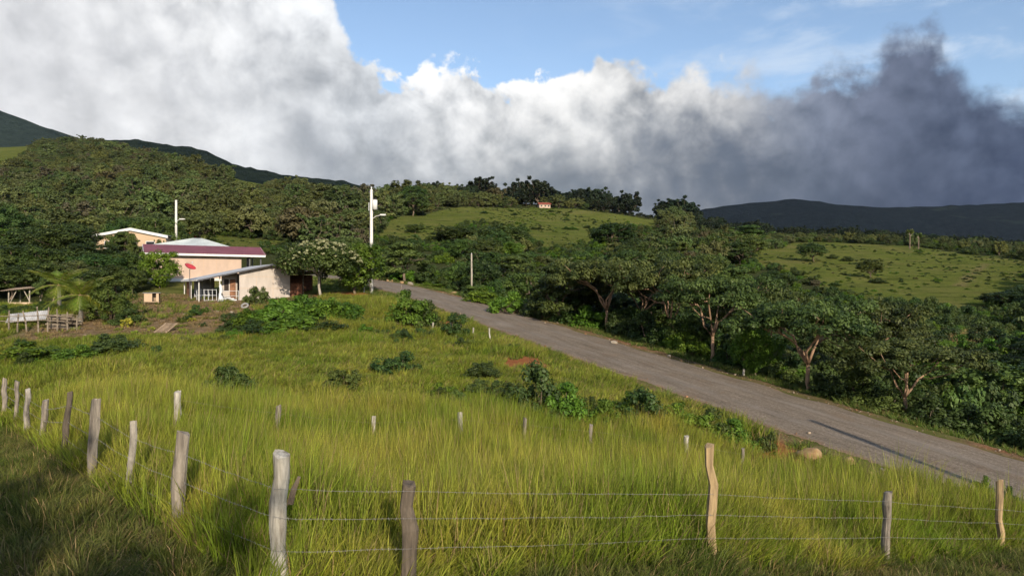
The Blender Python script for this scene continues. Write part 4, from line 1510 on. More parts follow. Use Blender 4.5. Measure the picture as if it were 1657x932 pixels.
for (x, y) in ((.03, .03), (1.08, .03), (.03, .76), (1.08, .76)):
    bx('leg', M['plank'], kn, x - .03, x + .03, y - .03 + .04, y + .03 + .04, -.3, .1)


def on_ground(px, Y):
    x = (px - CX) / F * Y
    return x, Y, g1(x, Y)


x, y, z = on_ground(8, 49.5)
ts_ = empty('tin_sheet', (x, y, z + .35), R(4))
tag(ts_, 'pale corrugated tin sheet leaning against the corral posts', 'tin sheet')
roof_sheets(ts_, (0, 0, 0), (2.75, .1, .25), (2.75, .55, .9), (0, .5, .62), 2, M['zinc_old'], 'sheet', .02, .14)
x, y, z = on_ground(80, 48.8)
lg = empty('log_stack', (x, y, z), R(3))
tag(lg, 'untidy stack of grey branches and poles inside the corral', 'log stack')
g_ = random.Random(11)
for k in range(26):
    a = g_.uniform(-.12, .12)
    zz = .12 + (k // 4) * .15
    x0 = g_.uniform(-.2, .3)
    MB().tube([(x0, (k % 4) * .2 - .3, zz), (x0 + 1.0, (k % 4) * .2 - .3 + a * .5, zz + a), (x0 + 1.9 + g_.uniform(-.3, .3), (k % 4) * .2 - .3 + a, zz + a * 1.6)], [.06, .055, .04], 6).build('log', M['wood_stake'] if k % 3 else M['bark'], lg)
cf = empty('corral_fence', (0, 0, 0))
tag(cf, 'crooked stake corral fence of rough poles below the palm', 'fence')
stakes = [(15, 532, 502, 0), (28, 530, 508, 2), (44, 533, 503, -7), (62, 535, 496, -2), (77, 538, 497, 2), (92, 540, 500, 0), (110, 538, 505, -1), (124, 524, 510, 1), (-12, 530, 500, 0), (-40, 530, 503, 3)]
tops = []
for k, (px, rb, rt, dx) in enumerate(stakes):
    Y = 47.6 + (k % 3) * .15
    b, t = at(px, rb, Y), at(px + dx, rt, Y)
    b.z = min(b.z, g1(b.x, b.y)) - .2
    mid = b.lerp(t, .5) + Vector((g_.uniform(-.06, .06), 0, 0))
    MB().tube([b, mid, t], [.06, .055, .045], 6).build('post', M['wood_stake'], cf)
for rr in (511, 519):
    MB().tube([at(-40, rr, 47.5), at(30, rr + 1, 47.5), at(70, rr - 1, 47.5), at(112, rr + 2, 47.5)], .03, 5).build('rail', M['wood_stake'], cf)

dp = at(307, 452, 61.5)
ds = empty('satellite_dish', (dp.x, dp.y, dp.z), R(0))
tag(ds, 'red satellite dish on a thin mast beside the grey roof', 'satellite dish')
MB().tube([(0, 0, -1.6), (0, 0, .9)], .03, 6).build('mast', M['steel_dark'], ds)
mb = MB()
ctr = Vector((0, -.05, 1.0))
ax = Vector((.50, -.20, .80)).normalized()
u = ax.cross(Vector((0, 0, 1))).normalized()
v = ax.cross(u)
rings = []
for i in range(6):
    r_ = .50 * i / 5
    rings.append([ctr + u * (math.cos(q) * r_) + v * (math.sin(q) * r_) + ax * (.20 * (i / 5) ** 2) for q in np.linspace(0, 2 * math.pi, 20, endpoint=False)])
for a, b in zip(rings, rings[1:]):
    for k in range(20):
        mb.face(a[k], a[(k + 1) % 20], b[(k + 1) % 20], b[k])
mb.build('reflector', M['red_dish'], ds, True)
MB().tube([ctr - v * .6 + ax * .2, ctr + ax * .62], .015, 5).build('arm', M['steel_dark'], ds)
MB().tube([ctr + ax * .56, ctr + ax * .68], .05, 7).build('receiver', M['plastic_white'], ds)

x, y, z = on_ground(396, 55.5)
mb = MB()
nu, nv = 22, 8
tv = [[(math.cos(a) * (.24 + .085 * math.cos(b)), math.sin(a) * (.24 + .085 * math.cos(b)), .085 * math.sin(b)) for b in np.linspace(0, 2 * math.pi, nv, endpoint=False)] for a in np.linspace(0, 2 * math.pi, nu, endpoint=False)]
for i in range(nu):
    for j in range(nv):
        mb.face(tv[i][j], tv[(i + 1) % nu][j], tv[(i + 1) % nu][(j + 1) % nv], tv[i][(j + 1) % nv])
ty_ = mb.build('old_tyre', M['rubber'], None, True, (x, y, z + .18))
ty_.rotation_euler = (R(40), 0, 0)
tag(ty_, 'whitewashed old tyre lying on the bank before the house', 'tyre')
x, y, z = on_ground(258, 46.0)
sb = empty('slatted_panel', (x, y, z + .05), R(-12))
tag(sb, 'brown slatted panel lying against the bare earth bank', 'panel')
for k in range(7):
    MB().bar((-.42 + k * .15, 0, 0), (-.12 + k * .15, .75, .62), .12, .03).build('slat', M['plank'], sb)
x, y, z = on_ground(152, 43.2)
pk = MB().box((0, 0, 0), (.75, .12, .04)).build('white_plank', M['white_paint'], None, False, (x, y, z + .12))
pk.rotation_euler = (0, R(-18), R(35))
tag(pk, 'short white plank dropped at the foot of the bank', 'plank')

# ------------------------------------------------------------------ poles and cables
def conc_pole(name, px, base_row, top_row, Y, r0, r1, label):
    b, t = at(px, base_row, Y), at(px, top_row, Y)
    o = empty(name, (b.x, b.y, b.z))
    H = t.z - b.z
    MB().tube([(0, 0, -1.0), (0, 0, H)], [r0, r1], 12).build('shaft', M['concrete'], o, True)
    return tag(o, label, 'utility pole'), H


po, H = conc_pole('utility_pole', 601, 476, 307, 68, .19, .13, 'tall white concrete utility pole with transformer beside the upper road')
for z in (H - .25, H - 2.3):
    MB().box((0, 0, z), (.5, .1, .1)).build('bracket', M['steel_dark'], po)
tr_ = MB().tube([(.36, -.1, H - 2.0), (.36, -.1, H - 1.05)], .25, 12).build('transformer', M['white_paint'], po, True)
for q in (-.1, .1):
    MB().tube([(.36 + q, -.1, H - 1.05), (.36 + q, -.1, H - .85)], .04, 6).build('bushing', M['steel_dark'], tr_)
MB().tube([(-.25, 0, H - 2.1), (-.25, 0, H - 1.3)], .035, 6).build('cutout_fuse', M['plastic_white'], po)
MB().tube([(0, 0, H + .0), (0, 0, H + .28)], .06, 6).build('insulator', M['plastic_white'], po)
MB().tube([(.1, 0, H - 2.9), (.5, -.1, H - 2.65), (1.0, -.2, H - 2.55)], .035, 6).build('lamp_arm', M['concrete'], po)
lh = MB().box((1.2, -.25, H - 2.53), (.55, .22, .12)).build('lamp_head', M['white_paint'], po)
MB().box((1.22, -.25, H - 2.605), (.36, .16, .03)).build('lens', M['plastic_white'], lh)
MB().tube([(-.75, .15, -.8), (-.72, .15, 2.8)], .05, 8).build('stay_post', M['concrete'], po)

p2, H2 = conc_pole('lamp_pole', 285, 392, 324, 104, .19, .15, 'white street lamp pole rising behind the red-roofed house')
MB().tube([(.1, 0, H2 - 3.2), (.6, -.1, H2 - 2.95)], .04, 6).build('lamp_arm', M['concrete'], p2)
lh = MB().box((1.0, -.15, H2 - 2.9), (.8, .25, .13)).build('lamp_head', M['white_paint'], p2)
MB().box((1.0, -.15, H2 - 2.98), (.5, .18, .03)).build('lens', M['plastic_white'], lh)


def wood_pole(px, row, Y, top, label):
    x = (px - CX) / F * Y
    z = g1(x, Y)
    o = empty('wooden_pole', (x, Y, z))
    Ht = (HZ - top) / F * Y - z
    MB().tube([(0, 0, -.5), (.02, 0, Ht * .5), (0, 0, Ht)], [.11, .10, .085], 8).build('shaft', M['bark_pale'], o, True)
    MB().tube([(0, 0, Ht), (0, 0, Ht + .12)], .035, 6).build('insulator', M['plastic_white'], o)
    tag(o, label, 'utility pole')
    return Vector((x, Y, z + Ht))


t1 = wood_pole(763, 476, 74, 411, 'short bare wooden pole on the far verge of the gravel road')
t2 = Vector((23.0, 25.5, -2.4))
o = empty('wooden_pole', (23.0, 25.5, g1(23.0, 25.5)))
MB().tube([(0, 0, -.5), (0, 0, t2.z - o.location.z)], [.11, .085], 8).build('shaft', M['bark_pale'], o, True)
tag(o, 'wooden pole on the road verge past the picture edge', 'utility pole')
for k, dz in enumerate((0, -.45, -.8)):
    pts_ = [t1.lerp(t2, i / 24) + Vector((0, 0, dz - .5 * math.sin(math.pi * i / 24))) for i in range(25)]
    tag(MB().tube(pts_, .009, 4).build('power_cable', M['cable'], None), ['uppermost', 'middle', 'lowest'][k] + ' cable strung along the far verge from the wooden pole', 'cable', 'cables along the far verge')
top600 = at(601, 309, 68)
for k, (px, row, Y) in enumerate(((285, 326, 104),)):
    e = at(px, row, Y)
    tag(MB().tube([top600.lerp(e, i / 16) + Vector((0, 0, -1.2 * math.sin(math.pi * i / 16))) for i in range(17)], .012, 4).build('power_cable', M['cable'], None), 'thin cable between the two white concrete poles', 'cable')
dr0, dr1 = at(601, 345, 68), Vector(ptl(h1, 8.5, 3.0, 3.4))
tag(MB().tube([dr0.lerp(dr1, i / 14) + Vector((0, 0, -.7 * math.sin(math.pi * i / 14))) for i in range(15)], .014, 4).build('service_cable', M['cable'], None), 'slack service cable from the white pole to the porch house', 'cable')
# concrete pole beyond the frame edge whose shadow lies on the road
sx, sy = 18.9, 10.5
o = empty('utility_pole', (sx, sy, g1(sx, sy)))
MB().tube([(0, 0, -1), (0, 0, 10.5)], [.2, .13], 10).build('shaft', M['white_paint'], o, True)
tag(o, 'white utility pole beside the road past the picture edge', 'utility pole')

# ------------------------------------------------------------------ fences
def post(parent, px_b, row_b, px_t, row_t, Y, wpx, mat, label=None, seed=0, kink=None, seg=7):
    g = random.Random(seed * 7 + 1)
    b, t = at(px_b, row_b, Y), at(px_t, row_t, Y)
    dirv = (t - b).normalized()
    b = b - dirv * .35
    r = wpx / F * Y / 2
    path, rad = [], []
    n = seg
    for i in range(n + 1):
        f = i / n
        p = b.lerp(t, f)
        if 0 < i < n:
            p += Vector((g.uniform(-.32, .32) * r, g.uniform(-.2, .2) * r, 0))
        if kink:
            p += Vector((kink * r * math.exp(-((f - .62) / .16) ** 2), 0, 0))
        path.append(p)
        rad.append(r * (1.08 - .14 * f) * g.uniform(.86, 1.12))
    mb = MB().tube(path, rad, 11, True)
    prof = [g.uniform(.74, 1.12) for _ in range(11)]
    tw = g.uniform(-1.2, 1.2)
    for i, c in enumerate(path):
        for k in range(11):
            q = i * 11 + k
            kk_ = (k + tw * i / len(path)) % 11
            pr = prof[int(kk_)] * (1 - kk_ % 1) + prof[(int(kk_) + 1) % 11] * (kk_ % 1)
            d = Vector(mb.v[q]) - c
            p = c + d * pr * g.uniform(.95, 1.05)
            if i == len(path) - 1:
                p += dirv * r * (g.uniform(-.25, .25) + .3 * math.sin(k * .57 + seed))
            mb.v[q] = tuple(p)
    o = mb.build('post', mat, parent)
    if label:
        o['label'] = label
    return o


near = empty('barbed_wire_fence', (0, 0, 0))
tag(near, 'near barbed wire fence on weathered wooden posts around the tall grass', 'fence')
FP = [(8, 672, 8, 612, 28, 8, 'wood_grey', None, 0), (26, 692, 28, 617, 23.5, 7, 'wood_grey', None, 0), (42, 708, 45, 630, 22, 9, 'wood_char', 'short post with charred lower half', 0),
      (66, 722, 74, 647, 20, 9, 'wood_grey', None, 0), (102, 742, 114, 634, 16.5, 10, 'wood_dark', None, 0), (146, 780, 156, 646, 13.4, 15, 'wood_grey', 'leaning grey post with splayed foot', 0),
      (209, 822, 216, 681, 11.8, 13, 'wood_char', 'post bleached white above and charred black below', 0), (286, 874, 298, 699, 10, 21, 'wood_grey', 'thick silver-grey split post', 0),
      (447, 958, 456, 735, 8, 27, 'wood_white', 'broad whitish weathered post nearest the viewer', -.3), (654, 995, 661, 782, 8.2, 29, 'wood_dark', 'stout dark brown post', 0),
      (1149, 908, 1147, 720, 11, 17, 'wood_yellow', 'tall crooked yellowish post', .75), (1434, 916, 1438, 796, 14, 14, 'wood_grey', 'grey split post with a cracked top', 0),
      (1620, 900, 1617, 777, 16, 12, 'wood_yellow', 'thin crooked post by the road end', -.4)]
for k, (xb, rb, xt, rt, Y, wp, mt, lb, kk) in enumerate(FP):
    post(near, xb, rb, xt, rt, Y, wp, M[mt], lb, k, kk)
post(near, 1800, 890, 1802, 765, 18, 12, M['wood_grey'], None, 40)
# the broken stick behind the broad post
st = MB().tube([at(470, 815, 8.6), at(476, 790, 8.6), at(484, 771, 8.6)], [.04, .035, .02], 6, True, .2, random.Random(2))
tag(st.build('broken_stick', M['bark'], None), 'short broken brown stick beside the broad whitish post', 'stick')


def strand(parent, pts_, r, sag, seed, barbs=True, name='wire'):
    g = random.Random(seed)
    mb = MB()
    path = []
    for a, b in zip(pts_, pts_[1:]):
        n = max(6, int((b - a).length / .35))
        for i in range(n):
            f = i / n
            path.append(a.lerp(b, f) + Vector((0, g.uniform(-.006, .006), -sag * math.sin(math.pi * f) + g.uniform(-.008, .008))))
    path.append(pts_[-1])
    mb.tube(path, r, 4, False)
    if barbs:
        for a, b in zip(path, path[1:]):
            for f in (.25, .6, .95):
                p_ = a.lerp(b, f)
                q = Vector((g.uniform(-.012, .012), g.uniform(-.01, .01), .016))
                mb.bar(p_ - q, p_ + q, .003, .003)
    return mb.build(name, M['wire'], parent)


WR = [(450, 8, (786, 832, 885)), (657, 8.2, (790, 834, 882)), (1148, 11, (796, 829, 866)), (1436, 14, (809, 835, 866)), (1618, 16, (822, 844, 868)), (1801, 18, (834, 852, 872))]
for k in range(3):
    pts_ = []
    for (xb, rb, xt, rt, Y, wp, mt, lb, kk) in FP[:8]:
        f = (.80, .55, .30)[k]
        pts_.append(at(xb + (xt - xb) * f, rb + (rt - rb) * f, Y) + Vector((.05, -.05, 0)))
    pts_ += [at(px, rows[k], Y) - Vector((0, .11, 0)) for px, Y, rows in WR]
    strand(near, pts_, .0019, .015, k)

back = empty('field_fence', (0, 0, 0))
tag(back, 'far row of grey fence posts half sunk in the tall grass', 'fence')
BP = [(288, 634, 18, 12), (446, 656, 19, 9), (604, 673, 21, 7), (745, 667, 20, 8), (850, 676, 21, 7), (956, 687, 22, 6), (1112, 706, 22, 8), (1202, 725, 23, 6), (120, 628, 18.5, 9)]
tp = []
for k, (px, top, Y, wp) in enumerate(BP[:8]):
    xw = (px - CX) / F * Y
    rb = HZ - g1(xw, Y) / Y * F
    post(back, px - 2 + (k * 5) % 5, rb, px + (k % 3) - 1 + (5 if k == 1 else 0), top, Y, wp, M['wood_white' if k in (0, 2, 3, 6) else 'wood_grey'], None, 60 + k)
    tp.append(at(px, top, Y))
for dz in (.2, .55):
    strand(back, [q - Vector((0, .06, dz)) for q in tp], .0013, .02, 5, False)

rfn = empty('roadside_fence', (0, 0, 0))
tag(rfn, 'thin white stakes of the fence on the near bank of the road', 'fence')
for k, (px, top, Y) in enumerate(((650, 461, 62), (700, 522, 47.5), (730, 521, 47), (765, 530, 45.5), (793, 531, 44.5))):
    xw = (px - CX) / F * Y
    post(rfn, px, HZ - g1(xw, Y) / Y * F, px + (1 if k % 2 else -1), top, Y, 3.2 if k else 2.0, M['wood_white' if k else 'wood_grey'], None, 80 + k, None, 4)
tag(post(None, 1203, 612, 1204, 598, 38.5, 4, M['wood_white'], None, 91, None, 4), 'little white stake on the far verge by the spreading trees', 'stake').name = 'white_stake'

# ------------------------------------------------------------------ boulders and stones
def boulder_mesh(seed, mat, flat=.7, sub=3):
    import bmesh
    bm = bmesh.new()
    bmesh.ops.create_icosphere(bm, subdivisions=sub, radius=1.0)
    g = np.random.default_rng(seed)
    planes = [(Vector(d), g.uniform(.5, .85)) for d in rand_dirs(g, 16)]
    for v in bm.verts:
        p = v.co.copy()
        for d, h in planes:
            e = p.dot(d) - h
            if e > 0:
                p -= d * e * .95
        q = p * 2.3
        p *= 1 + .06 * math.sin(q.x * 2 + seed) * math.cos(q.y * 2.4) + .03 * math.sin(q.z * 6 + q.x * 5)
        p.z *= flat
        v.co = p
    me = bpy.data.meshes.new('boulder')
    bm.to_mesh(me)
    bm.free()
    me.materials.append(mat)
    me.polygons.foreach_set('use_smooth', [True] * len(me.polygons))
    return me


BM = [boulder_mesh(i, M['boulder'] if i < 4 else M['boulder_grey']) for i in range(6)]


def boulder(px, row, Y, wpx, label, k, sink=.15, group=None, hz=1.0):
    x = (px - CX) / F * Y
    s = wpx / F * Y / 2
    z = g1(x, Y)
    o = link('boulder', BM[k % 6], None, (x, Y, z + s * .22 * hz))
    o.scale = (s, s * .8, s * hz)
    o.rotation_euler = (rng.uniform(-.2, .2), rng.uniform(-.2, .2), rng.uniform(0, 6.28))
    return tag(o, label, 'boulder', group)


boulder(1312, 745, 24.1, 56, 'largest tan boulder at the near edge of the gravel road', 3, hz=.95)
boulder(1372, 748, 23.6, 26, 'tan boulder right beside the largest one', 1)
boulder(1408, 756, 22.6, 18, 'small pointed tan boulder in the grass below the road', 2)
boulder(1428, 752, 22.9, 11, 'small white stone at the near road edge', 4)
boulder(1225, 697, 26.6, 14, 'small tan boulder on the red earth above the fence', 3)
boulder(1205, 692, 27.4, 10, 'smaller tan stone on the red earth above the fence', 1)
boulder(1640, 744, 29.0, 26, 'orange-tan boulder at the far right road edge', 3)
boulder(1158, 585, 41.0, 18, 'flat pinkish stone at the foot of a spreading tree', 4, hz=.6)
boulder(1083, 580, 42.2, 9, 'pale stone on the far verge between spreading trees', 4)
boulder(993, 556, 46, 14, 'pale tan rock on the far verge edge', 5)
boulder(842, 499, 61.5, 8, 'yellowish boulder before the bare shrub on the far verge', 0)
boulder(735, 468, 73.5, 17, 'longest pale boulder beside the wooden pole', 0, hz=.8)
boulder(751, 474, 71.0, 11, 'rounded boulder just downhill of the wooden pole', 2)
boulder(728, 465, 75.0, 8, 'small boulder uphill of the longest pale one', 1)
for k, (px, wp) in enumerate(((612, 9), (627, 8), (634, 10), (650, 10), (664, 12))):
    txt = ['first', 'second', 'third', 'fourth', 'last'][k]
    xx = (px - CX) / F
    # far edge of the road at that column
    i = np.argmin(np.abs((RD[:, 0] + RN[:, 0] * (HALF + .7)) / np.maximum(RD[:, 1] + RN[:, 1] * (HALF + .7), 1) - xx) + (RD[:, 1] < 30) * 9)
    boulder(px, 0, RD[i, 1] + RN[i, 1] * (HALF + .7), wp, txt + ' boulder from the white pole in the row lining the upper bend', k, group='boulders lining the upper bend')
boulder(694, 508, 55.5, 9, 'pale boulder on the near bank above the red earth cut', 4)
boulder(838, 575, 38.4, 6, 'pale stone on the bare red slope below the road', 4)
boulder(843, 598, 36.0, 6, 'lower pale stone on the bare red slope', 4)
boulder(300, 0, 52, 8, 'white stone on the bank below the porch', 4)
boulder(352, 0, 54, 7, 'white stone on the bank beside the tyre', 4)
boulder(375, 0, 53.5, 6, 'small pale stone on the bank left of the tyre', 5)
boulder(138, 0, 45.5, 5, 'white stone at the foot of the earth bank by the stakes', 4)

stn = [proto_obj('pebble', boulder_mesh(20 + i, M['stone' if i < 2 else 'rock_red'], .6, 1)) for i in range(3)]
n = 2400
k = rng.integers(150, 560, n)
k = k[vnoise(k * .11, k * 0.0, 3) + rng.uniform(-.7, .7, n) > -.1]
n = len(k)
sd = np.where(rng.uniform(0, 1, n) < .62, 1, -1)
lt = sd * (HALF + rng.normal(.15, .42, n))
px_, py_ = RD[k, 0] + RN[k, 0] * lt + rng.uniform(-.2, .2, n), RD[k, 1] + RN[k, 1] * lt + rng.uniform(-.2, .2, n)
s = rng.uniform(.015, .05, n) * np.where(rng.uniform(0, 1, n) < .06, 2.6, 1)
inside = np.abs(lt) < HALF
zz = np.where(inside, RD[k, 2], gz(px_, py_)) + s * .2
scatter('roadside_stones', np.stack([px_, py_, zz], 1), rng.uniform(0, 6, (n, 3)) * np.array([.1, .1, 1]), np.stack([s, s, s], 1), rng.integers(0, 3, n), stn,
        'loose stones and clods along both edges of the gravel road')

# ------------------------------------------------------------------ placed trees and shrubs
def T(pr, px, top, half, Y, label, base=None, group=None, name='tree', rz=None, tilt=(0, 0), cat='tree'):
    x = (px - CX) / F * Y
    z = g1(x, Y) if base is None else (HZ - base) / F * Y
    H = (HZ - top) / F * Y - z
    return tree_obj(pr, name, x, Y, H, half / F * Y, rng.uniform(0, 6.28) if rz is None else rz, label, group, z, cat, tilt)


def S(pr, px, top, half, Y, label, group=None, name='shrub', sy=1.0):
    x = (px - CX) / F * Y
    z = g1(x, Y)
    return shrub_obj(pr, x, Y, max(.3, (HZ - top) / F * Y - z), half / F * Y, rng.uniform(0, 6.28), label, group, name, 'shrub', z - .05, sy)


def S2(pr, px, top, base, half, label, group=None):
    Ys = np.linspace(14, 70, 400)
    rows = HZ - gz((px - CX) / F * Ys, Ys) / Ys * F
    Y = float(Ys[np.argmax(rows <= base)])
    return S(pr, px, top - (base - top) * .22, half * 1.2, Y, label, group)


# the spreading trees along the far side of the road
T(UMB[0], 985, 410, 88, 54, 'spreading flat-crowned tree with bent trunk, first in the roadside row')
T(UMB[1], 1085, 412, 84, 50.5, 'spreading tree with pale forked limbs, second in the roadside row')
T(UMB[2], 1150, 436, 96, 44.0, 'many-stemmed spreading tree leaning over the verge, third in the roadside row')
T(UMB[0], 1312, 476, 120, 36.0, 'spreading tree with forked reddish trunk nearest the road', rz=2.0)
T(UMB[1], 1462, 540, 110, 32.0, 'small spreading tree with leaning red trunk at the lower road', rz=1.0)
T(UMB[2], 1235, 455, 90, 47, 'spreading tree standing behind the reddish forked one')
T(UMB[1], 1400, 478, 95, 44, 'olive spreading tree behind the lower roadside trees')
T(UMB[0], 1040, 425, 80, 58, 'shaded spreading tree behind the first two of the roadside row')
T(MID[2], 905, 412, 55, 57, 'dark tree with silvery blossom tips at the upper end of the roadside row')
T(MID[0], 860, 435, 45, 66, 'leafy green tree behind the bare shrub')
T(MID[4], 930, 440, 55, 60, 'dark leafy tree under the silvery blossoming one')
T(FRESH[0], 1225, 520, 40, 40, 'fresh green young tree between the spreading trees')

und = [(880, 470, 45, 54, 0), (925, 480, 45, 53, 3), (960, 490, 40, 51, 2), (1010, 500, 40, 48, 0), (1045, 505, 42, 46, 3), (1100, 520, 45, 44, 2), (1120, 540, 40, 42, 2), (1070, 515, 40, 46, 0),
       (1185, 545, 45, 40, 0), (1215, 560, 45, 39, 3), (1255, 575, 50, 38, 0), (1290, 575, 45, 39, 3), (1350, 600, 55, 35, 0), (1390, 600, 60, 34.5, 3), (1430, 625, 55, 32.5, 0), (1500, 640, 60, 31, 3),
       (1545, 645, 60, 31, 0), (1600, 655, 60, 30, 3), (1650, 670, 60, 29, 0), (1700, 660, 70, 30, 3), (1560, 600, 70, 35, 1), (1630, 610, 70, 35, 0), (1470, 590, 60, 36, 3), (1520, 590, 55, 37, 1),
       (820, 468, 40, 60, 2), (790, 462, 40, 66, 2), (700, 455, 30, 80, 2), (735, 452, 30, 80, 0), (770, 455, 35, 72, 1), (690, 440, 35, 88, 3), (640, 440, 30, 88, 0)]
und = sorted((px, top, half, Y + (4.0 if 860 < px < 1300 else 0), q) for px, top, half, Y, q in und)
for k, (px, top, half, Y, q) in enumerate(und):
    S(SHR[q], px, top, half, Y, ['dark leafy', 'olive', 'fresh green', 'dense dark green'][q] + ' undergrowth shrub, ' + (ORD + ['thirty-first'])[k] + ' along the far verge going downhill', 'undergrowth along the far verge', sy=.8)
# the thicket that fills the ravine behind them
n = 5200
x, y = wedge(n, 24, 88, .95)
d, l, _ = road_dist(x, y)
ok = (l > HALF + np.where((y > 33) & (y < 62), 7.0, 5.2) + 1.6 * vnoise(x * .3, y * .3, 8)) & ~is_pasture(x, y) & ((x > 0) | (y > 70))
x, y = x[ok][:1500], y[ok][:1500]
n = len(x)
s = rng.uniform(.55, 1.35, n)
scatter('ravine_thicket', np.stack([x, y, gz(x, y) - .1], 1), np.stack([np.zeros(n), np.zeros(n), rng.uniform(0, 6, n)], 1), np.stack([s, s, s * rng.uniform(.7, 1.1, n)], 1), rng.choice([0, 1, 3, 0, 3, 2], n), shr_objs,
        'tangled shrubby thicket filling the ravine beyond the road')

# bare pale shrub on the verge
x, y, z = on_ground(838, 60.5)
o = empty('bare_shrub', (x, y, z))
g_ = random.Random(5)
mb = MB()
for k in range(34):
    a, l = g_.uniform(0, 6.28), g_.uniform(.8, 2.1)
    e = Vector((math.cos(a) * l * .9, math.sin(a) * l * .5, g_.uniform(.3, 1.0) * l * .75))
    mb.tube(curve_pts((0, 0, 0), e, (0, 0, .15), 3), [.03, .022, .015, .006], 4)
    e2 = e * .6
    mb.tube([e2, e2 + Vector((g_.uniform(-.4, .4), g_.uniform(-.2, .2), g_.uniform(.1, .4)))], [.014, .005], 4)
mb.build('branches', M['dead'], o)
tag(o, 'leafless pale shrub of tangled twigs on the far verge', 'shrub')

# trees round the houses
flo = make_tree('fl', 501, 6.0, 4.2, .34, 130, 90, .17, M['leaf_mid'], M['bark_pale'], 'dome', .11)
o = T(flo, 520, 386, 70, 63.5, 'tree sprinkled with cream blossom overhanging the porch house', base=477)
g = np.random.default_rng(88)
a, q = g.uniform(0, 6.28, 260), np.sqrt(g.uniform(0, 1, 260)) ** .8
cl = np.stack([np.cos(a) * q * 3.9, np.sin(a) * q * 3.9, 2.0 + 4.0 * (.30 + .64 * np.sqrt(np.clip(1 - q ** 2, 0, 1))) + g.uniform(-.25, .15, 260), np.full(260, .20)], 1)
link('blossom', crown_mesh('blossom', 89, cl, 16, .12, M['leaf_flower'], .6, .8), o)
T(FRESH[1], 575, 388, 52, 66.5, 'green feathery tree around the foot of the white utility pole', base=476)
T(MID[2], 655, 384, 50, 84, 'dense olive tree across the road behind the white utility pole')
T(MID[0], 610, 410, 45, 90, 'dark tree directly behind the upper bend of the road')
T(MID[3], 560, 395, 45, 95, 'rounded tree behind the blossoming tree')
T(FRESH[1], 258, 402, 33, 69, 'leafy tree with reddish tips against the peach wall', base=470)
S(SHR[1], 416, 456, 20, 58, 'small feathery shrub in front of the cream gable wall')
lf = [(12, 328, 34, 112, 4), (60, 366, 50, 98, 1), (110, 362, 55, 92, 4), (35, 392, 55, 82, 1), (95, 398, 48, 80, 0), (150, 390, 42, 86, 4), (170, 408, 46, 78, 1), (205, 405, 32, 80, 3), (65, 420, 48, 72, 4),
      (120, 420, 45, 74, 3), (15, 425, 45, 70, 1), (190, 425, 34, 68, 1), (215, 432, 24, 66, 0), (150, 432, 38, 66, 4), (85, 440, 30, 64, 1), (-60, 380, 70, 85, 1), (-120, 400, 70, 75, 4)]
lf += [(186, 378, 7, 97, 0), (214, 376, 8, 97, 0), (258, 386, 8, 96, 3)]
nm = ['tallest dark tree at the picture edge above the yard', 'dark tree behind the open hut, nearest the tall one', 'dark broad tree left of the white gable', 'dark domed tree over the open hut', 'olive tree above the palm',
      'tall dark tree touching the white gable', 'dark domed tree below the white gable', 'rounded tree left of the maroon roof end', 'tall dark tree behind the palm', 'rounded tree behind the palm crown',
      'dark domed tree right behind the open hut', 'dark domed tree behind the animal box', 'bushy olive tree beside the animal box', 'dark tree behind the round clipped shrub', 'low dark domed tree between hut and palm',
      'dark domed tree past the left picture edge', 'tall dark tree past the left picture edge', 'thin olive tree before the left half of the white gable', 'thin olive tree before the middle of the white gable', 'small round tree between white gable and red roof']
for (px, top, half, Y, q), lb in zip(lf, nm):
    T(MID[q], px, top, half, Y, lb)
RND = make_shrub(450, 3.6, 1.9, 110, 100, .10, M['leaf_round'])
THK = make_shrub(455, 2.0, 1.5, 110, 90, .10, M['leaf_fresh'])
S(RND, 180, 448, 42, 51, 'large round dense dark green shrub beside the palm')
S(SHR[3], 205, 500, 30, 49.5, 'dark shrub at the foot of the large round one')
S2(SHR[0], 194, 542, 572, 38, 'low wide dark bush at the bottom of the earth bank')
S2(SHR[2], 60, 555, 586, 46, 'low green weedy bush in the grass below the corral')
S2(SHR[2], 120, 560, 584, 30, 'smaller green weedy bush beside the low corral bush')
S2(SHR[1], 368, 590, 642, 32, 'sparse olive bush standing alone in the middle of the grass')
for k, (px, top, half, Y, q) in enumerate([(372, 512, 32, 46, 3), (405, 500, 40, 47, 2), (445, 482, 44, 48, 2), (490, 477, 46, 49, 2), (530, 482, 44, 49, 2), (565, 490, 34, 50, 2), (415, 518, 40, 45, 0), (470, 508, 50, 46, 2), (525, 512, 46, 46.5, 0)]):
    S(THK if q == 2 else SHR[q], px, top - 4, half * 1.12, Y, ['darkest low lobe at the left end of the bright thicket', 'bright green shrub at the left of the thicket below the house', 'tall bright green shrub in the thicket below the gable', 'tallest bright shrub in the thicket under the blossoming tree',
      'bright green shrub in the thicket below the leaning trunk', 'last bright green shrub of the thicket towards the road', 'dark lower shrub at the front of the thicket', 'broad bright shrub at the front middle of the thicket', 'dark lower shrub at the front right of the thicket'][k], 'thicket below the porch house', sy=.7)
S2(SHR[2], 668, 476, 530, 34, 'bright bush on the bank top left of the red cut')
S2(SHR[3], 692, 496, 532, 22, 'dark bush beside the red earth cut above the stakes')
S2(SHR[3], 738, 515, 547, 26, 'low dark bush right of the red earth cut')
S2(SHR[3], 872, 608, 686, 48, 'dark dense bush in the grass below the red slope')
S2(SHR[2], 918, 628, 694, 40, 'bright green bush right of the dark dense one')
S2(SHR[2], 965, 650, 700, 34, 'low green bush behind the far fence posts')
S2(SHR[3], 1045, 644, 702, 46, 'leafy green bush on the road bank')
S2(SHR[2], 1108, 656, 714, 46, 'dark leafy bush on the road bank above the white stake')
S2(SHR[2], 1185, 684, 728, 40, 'green bush at the road edge beside the red earth')
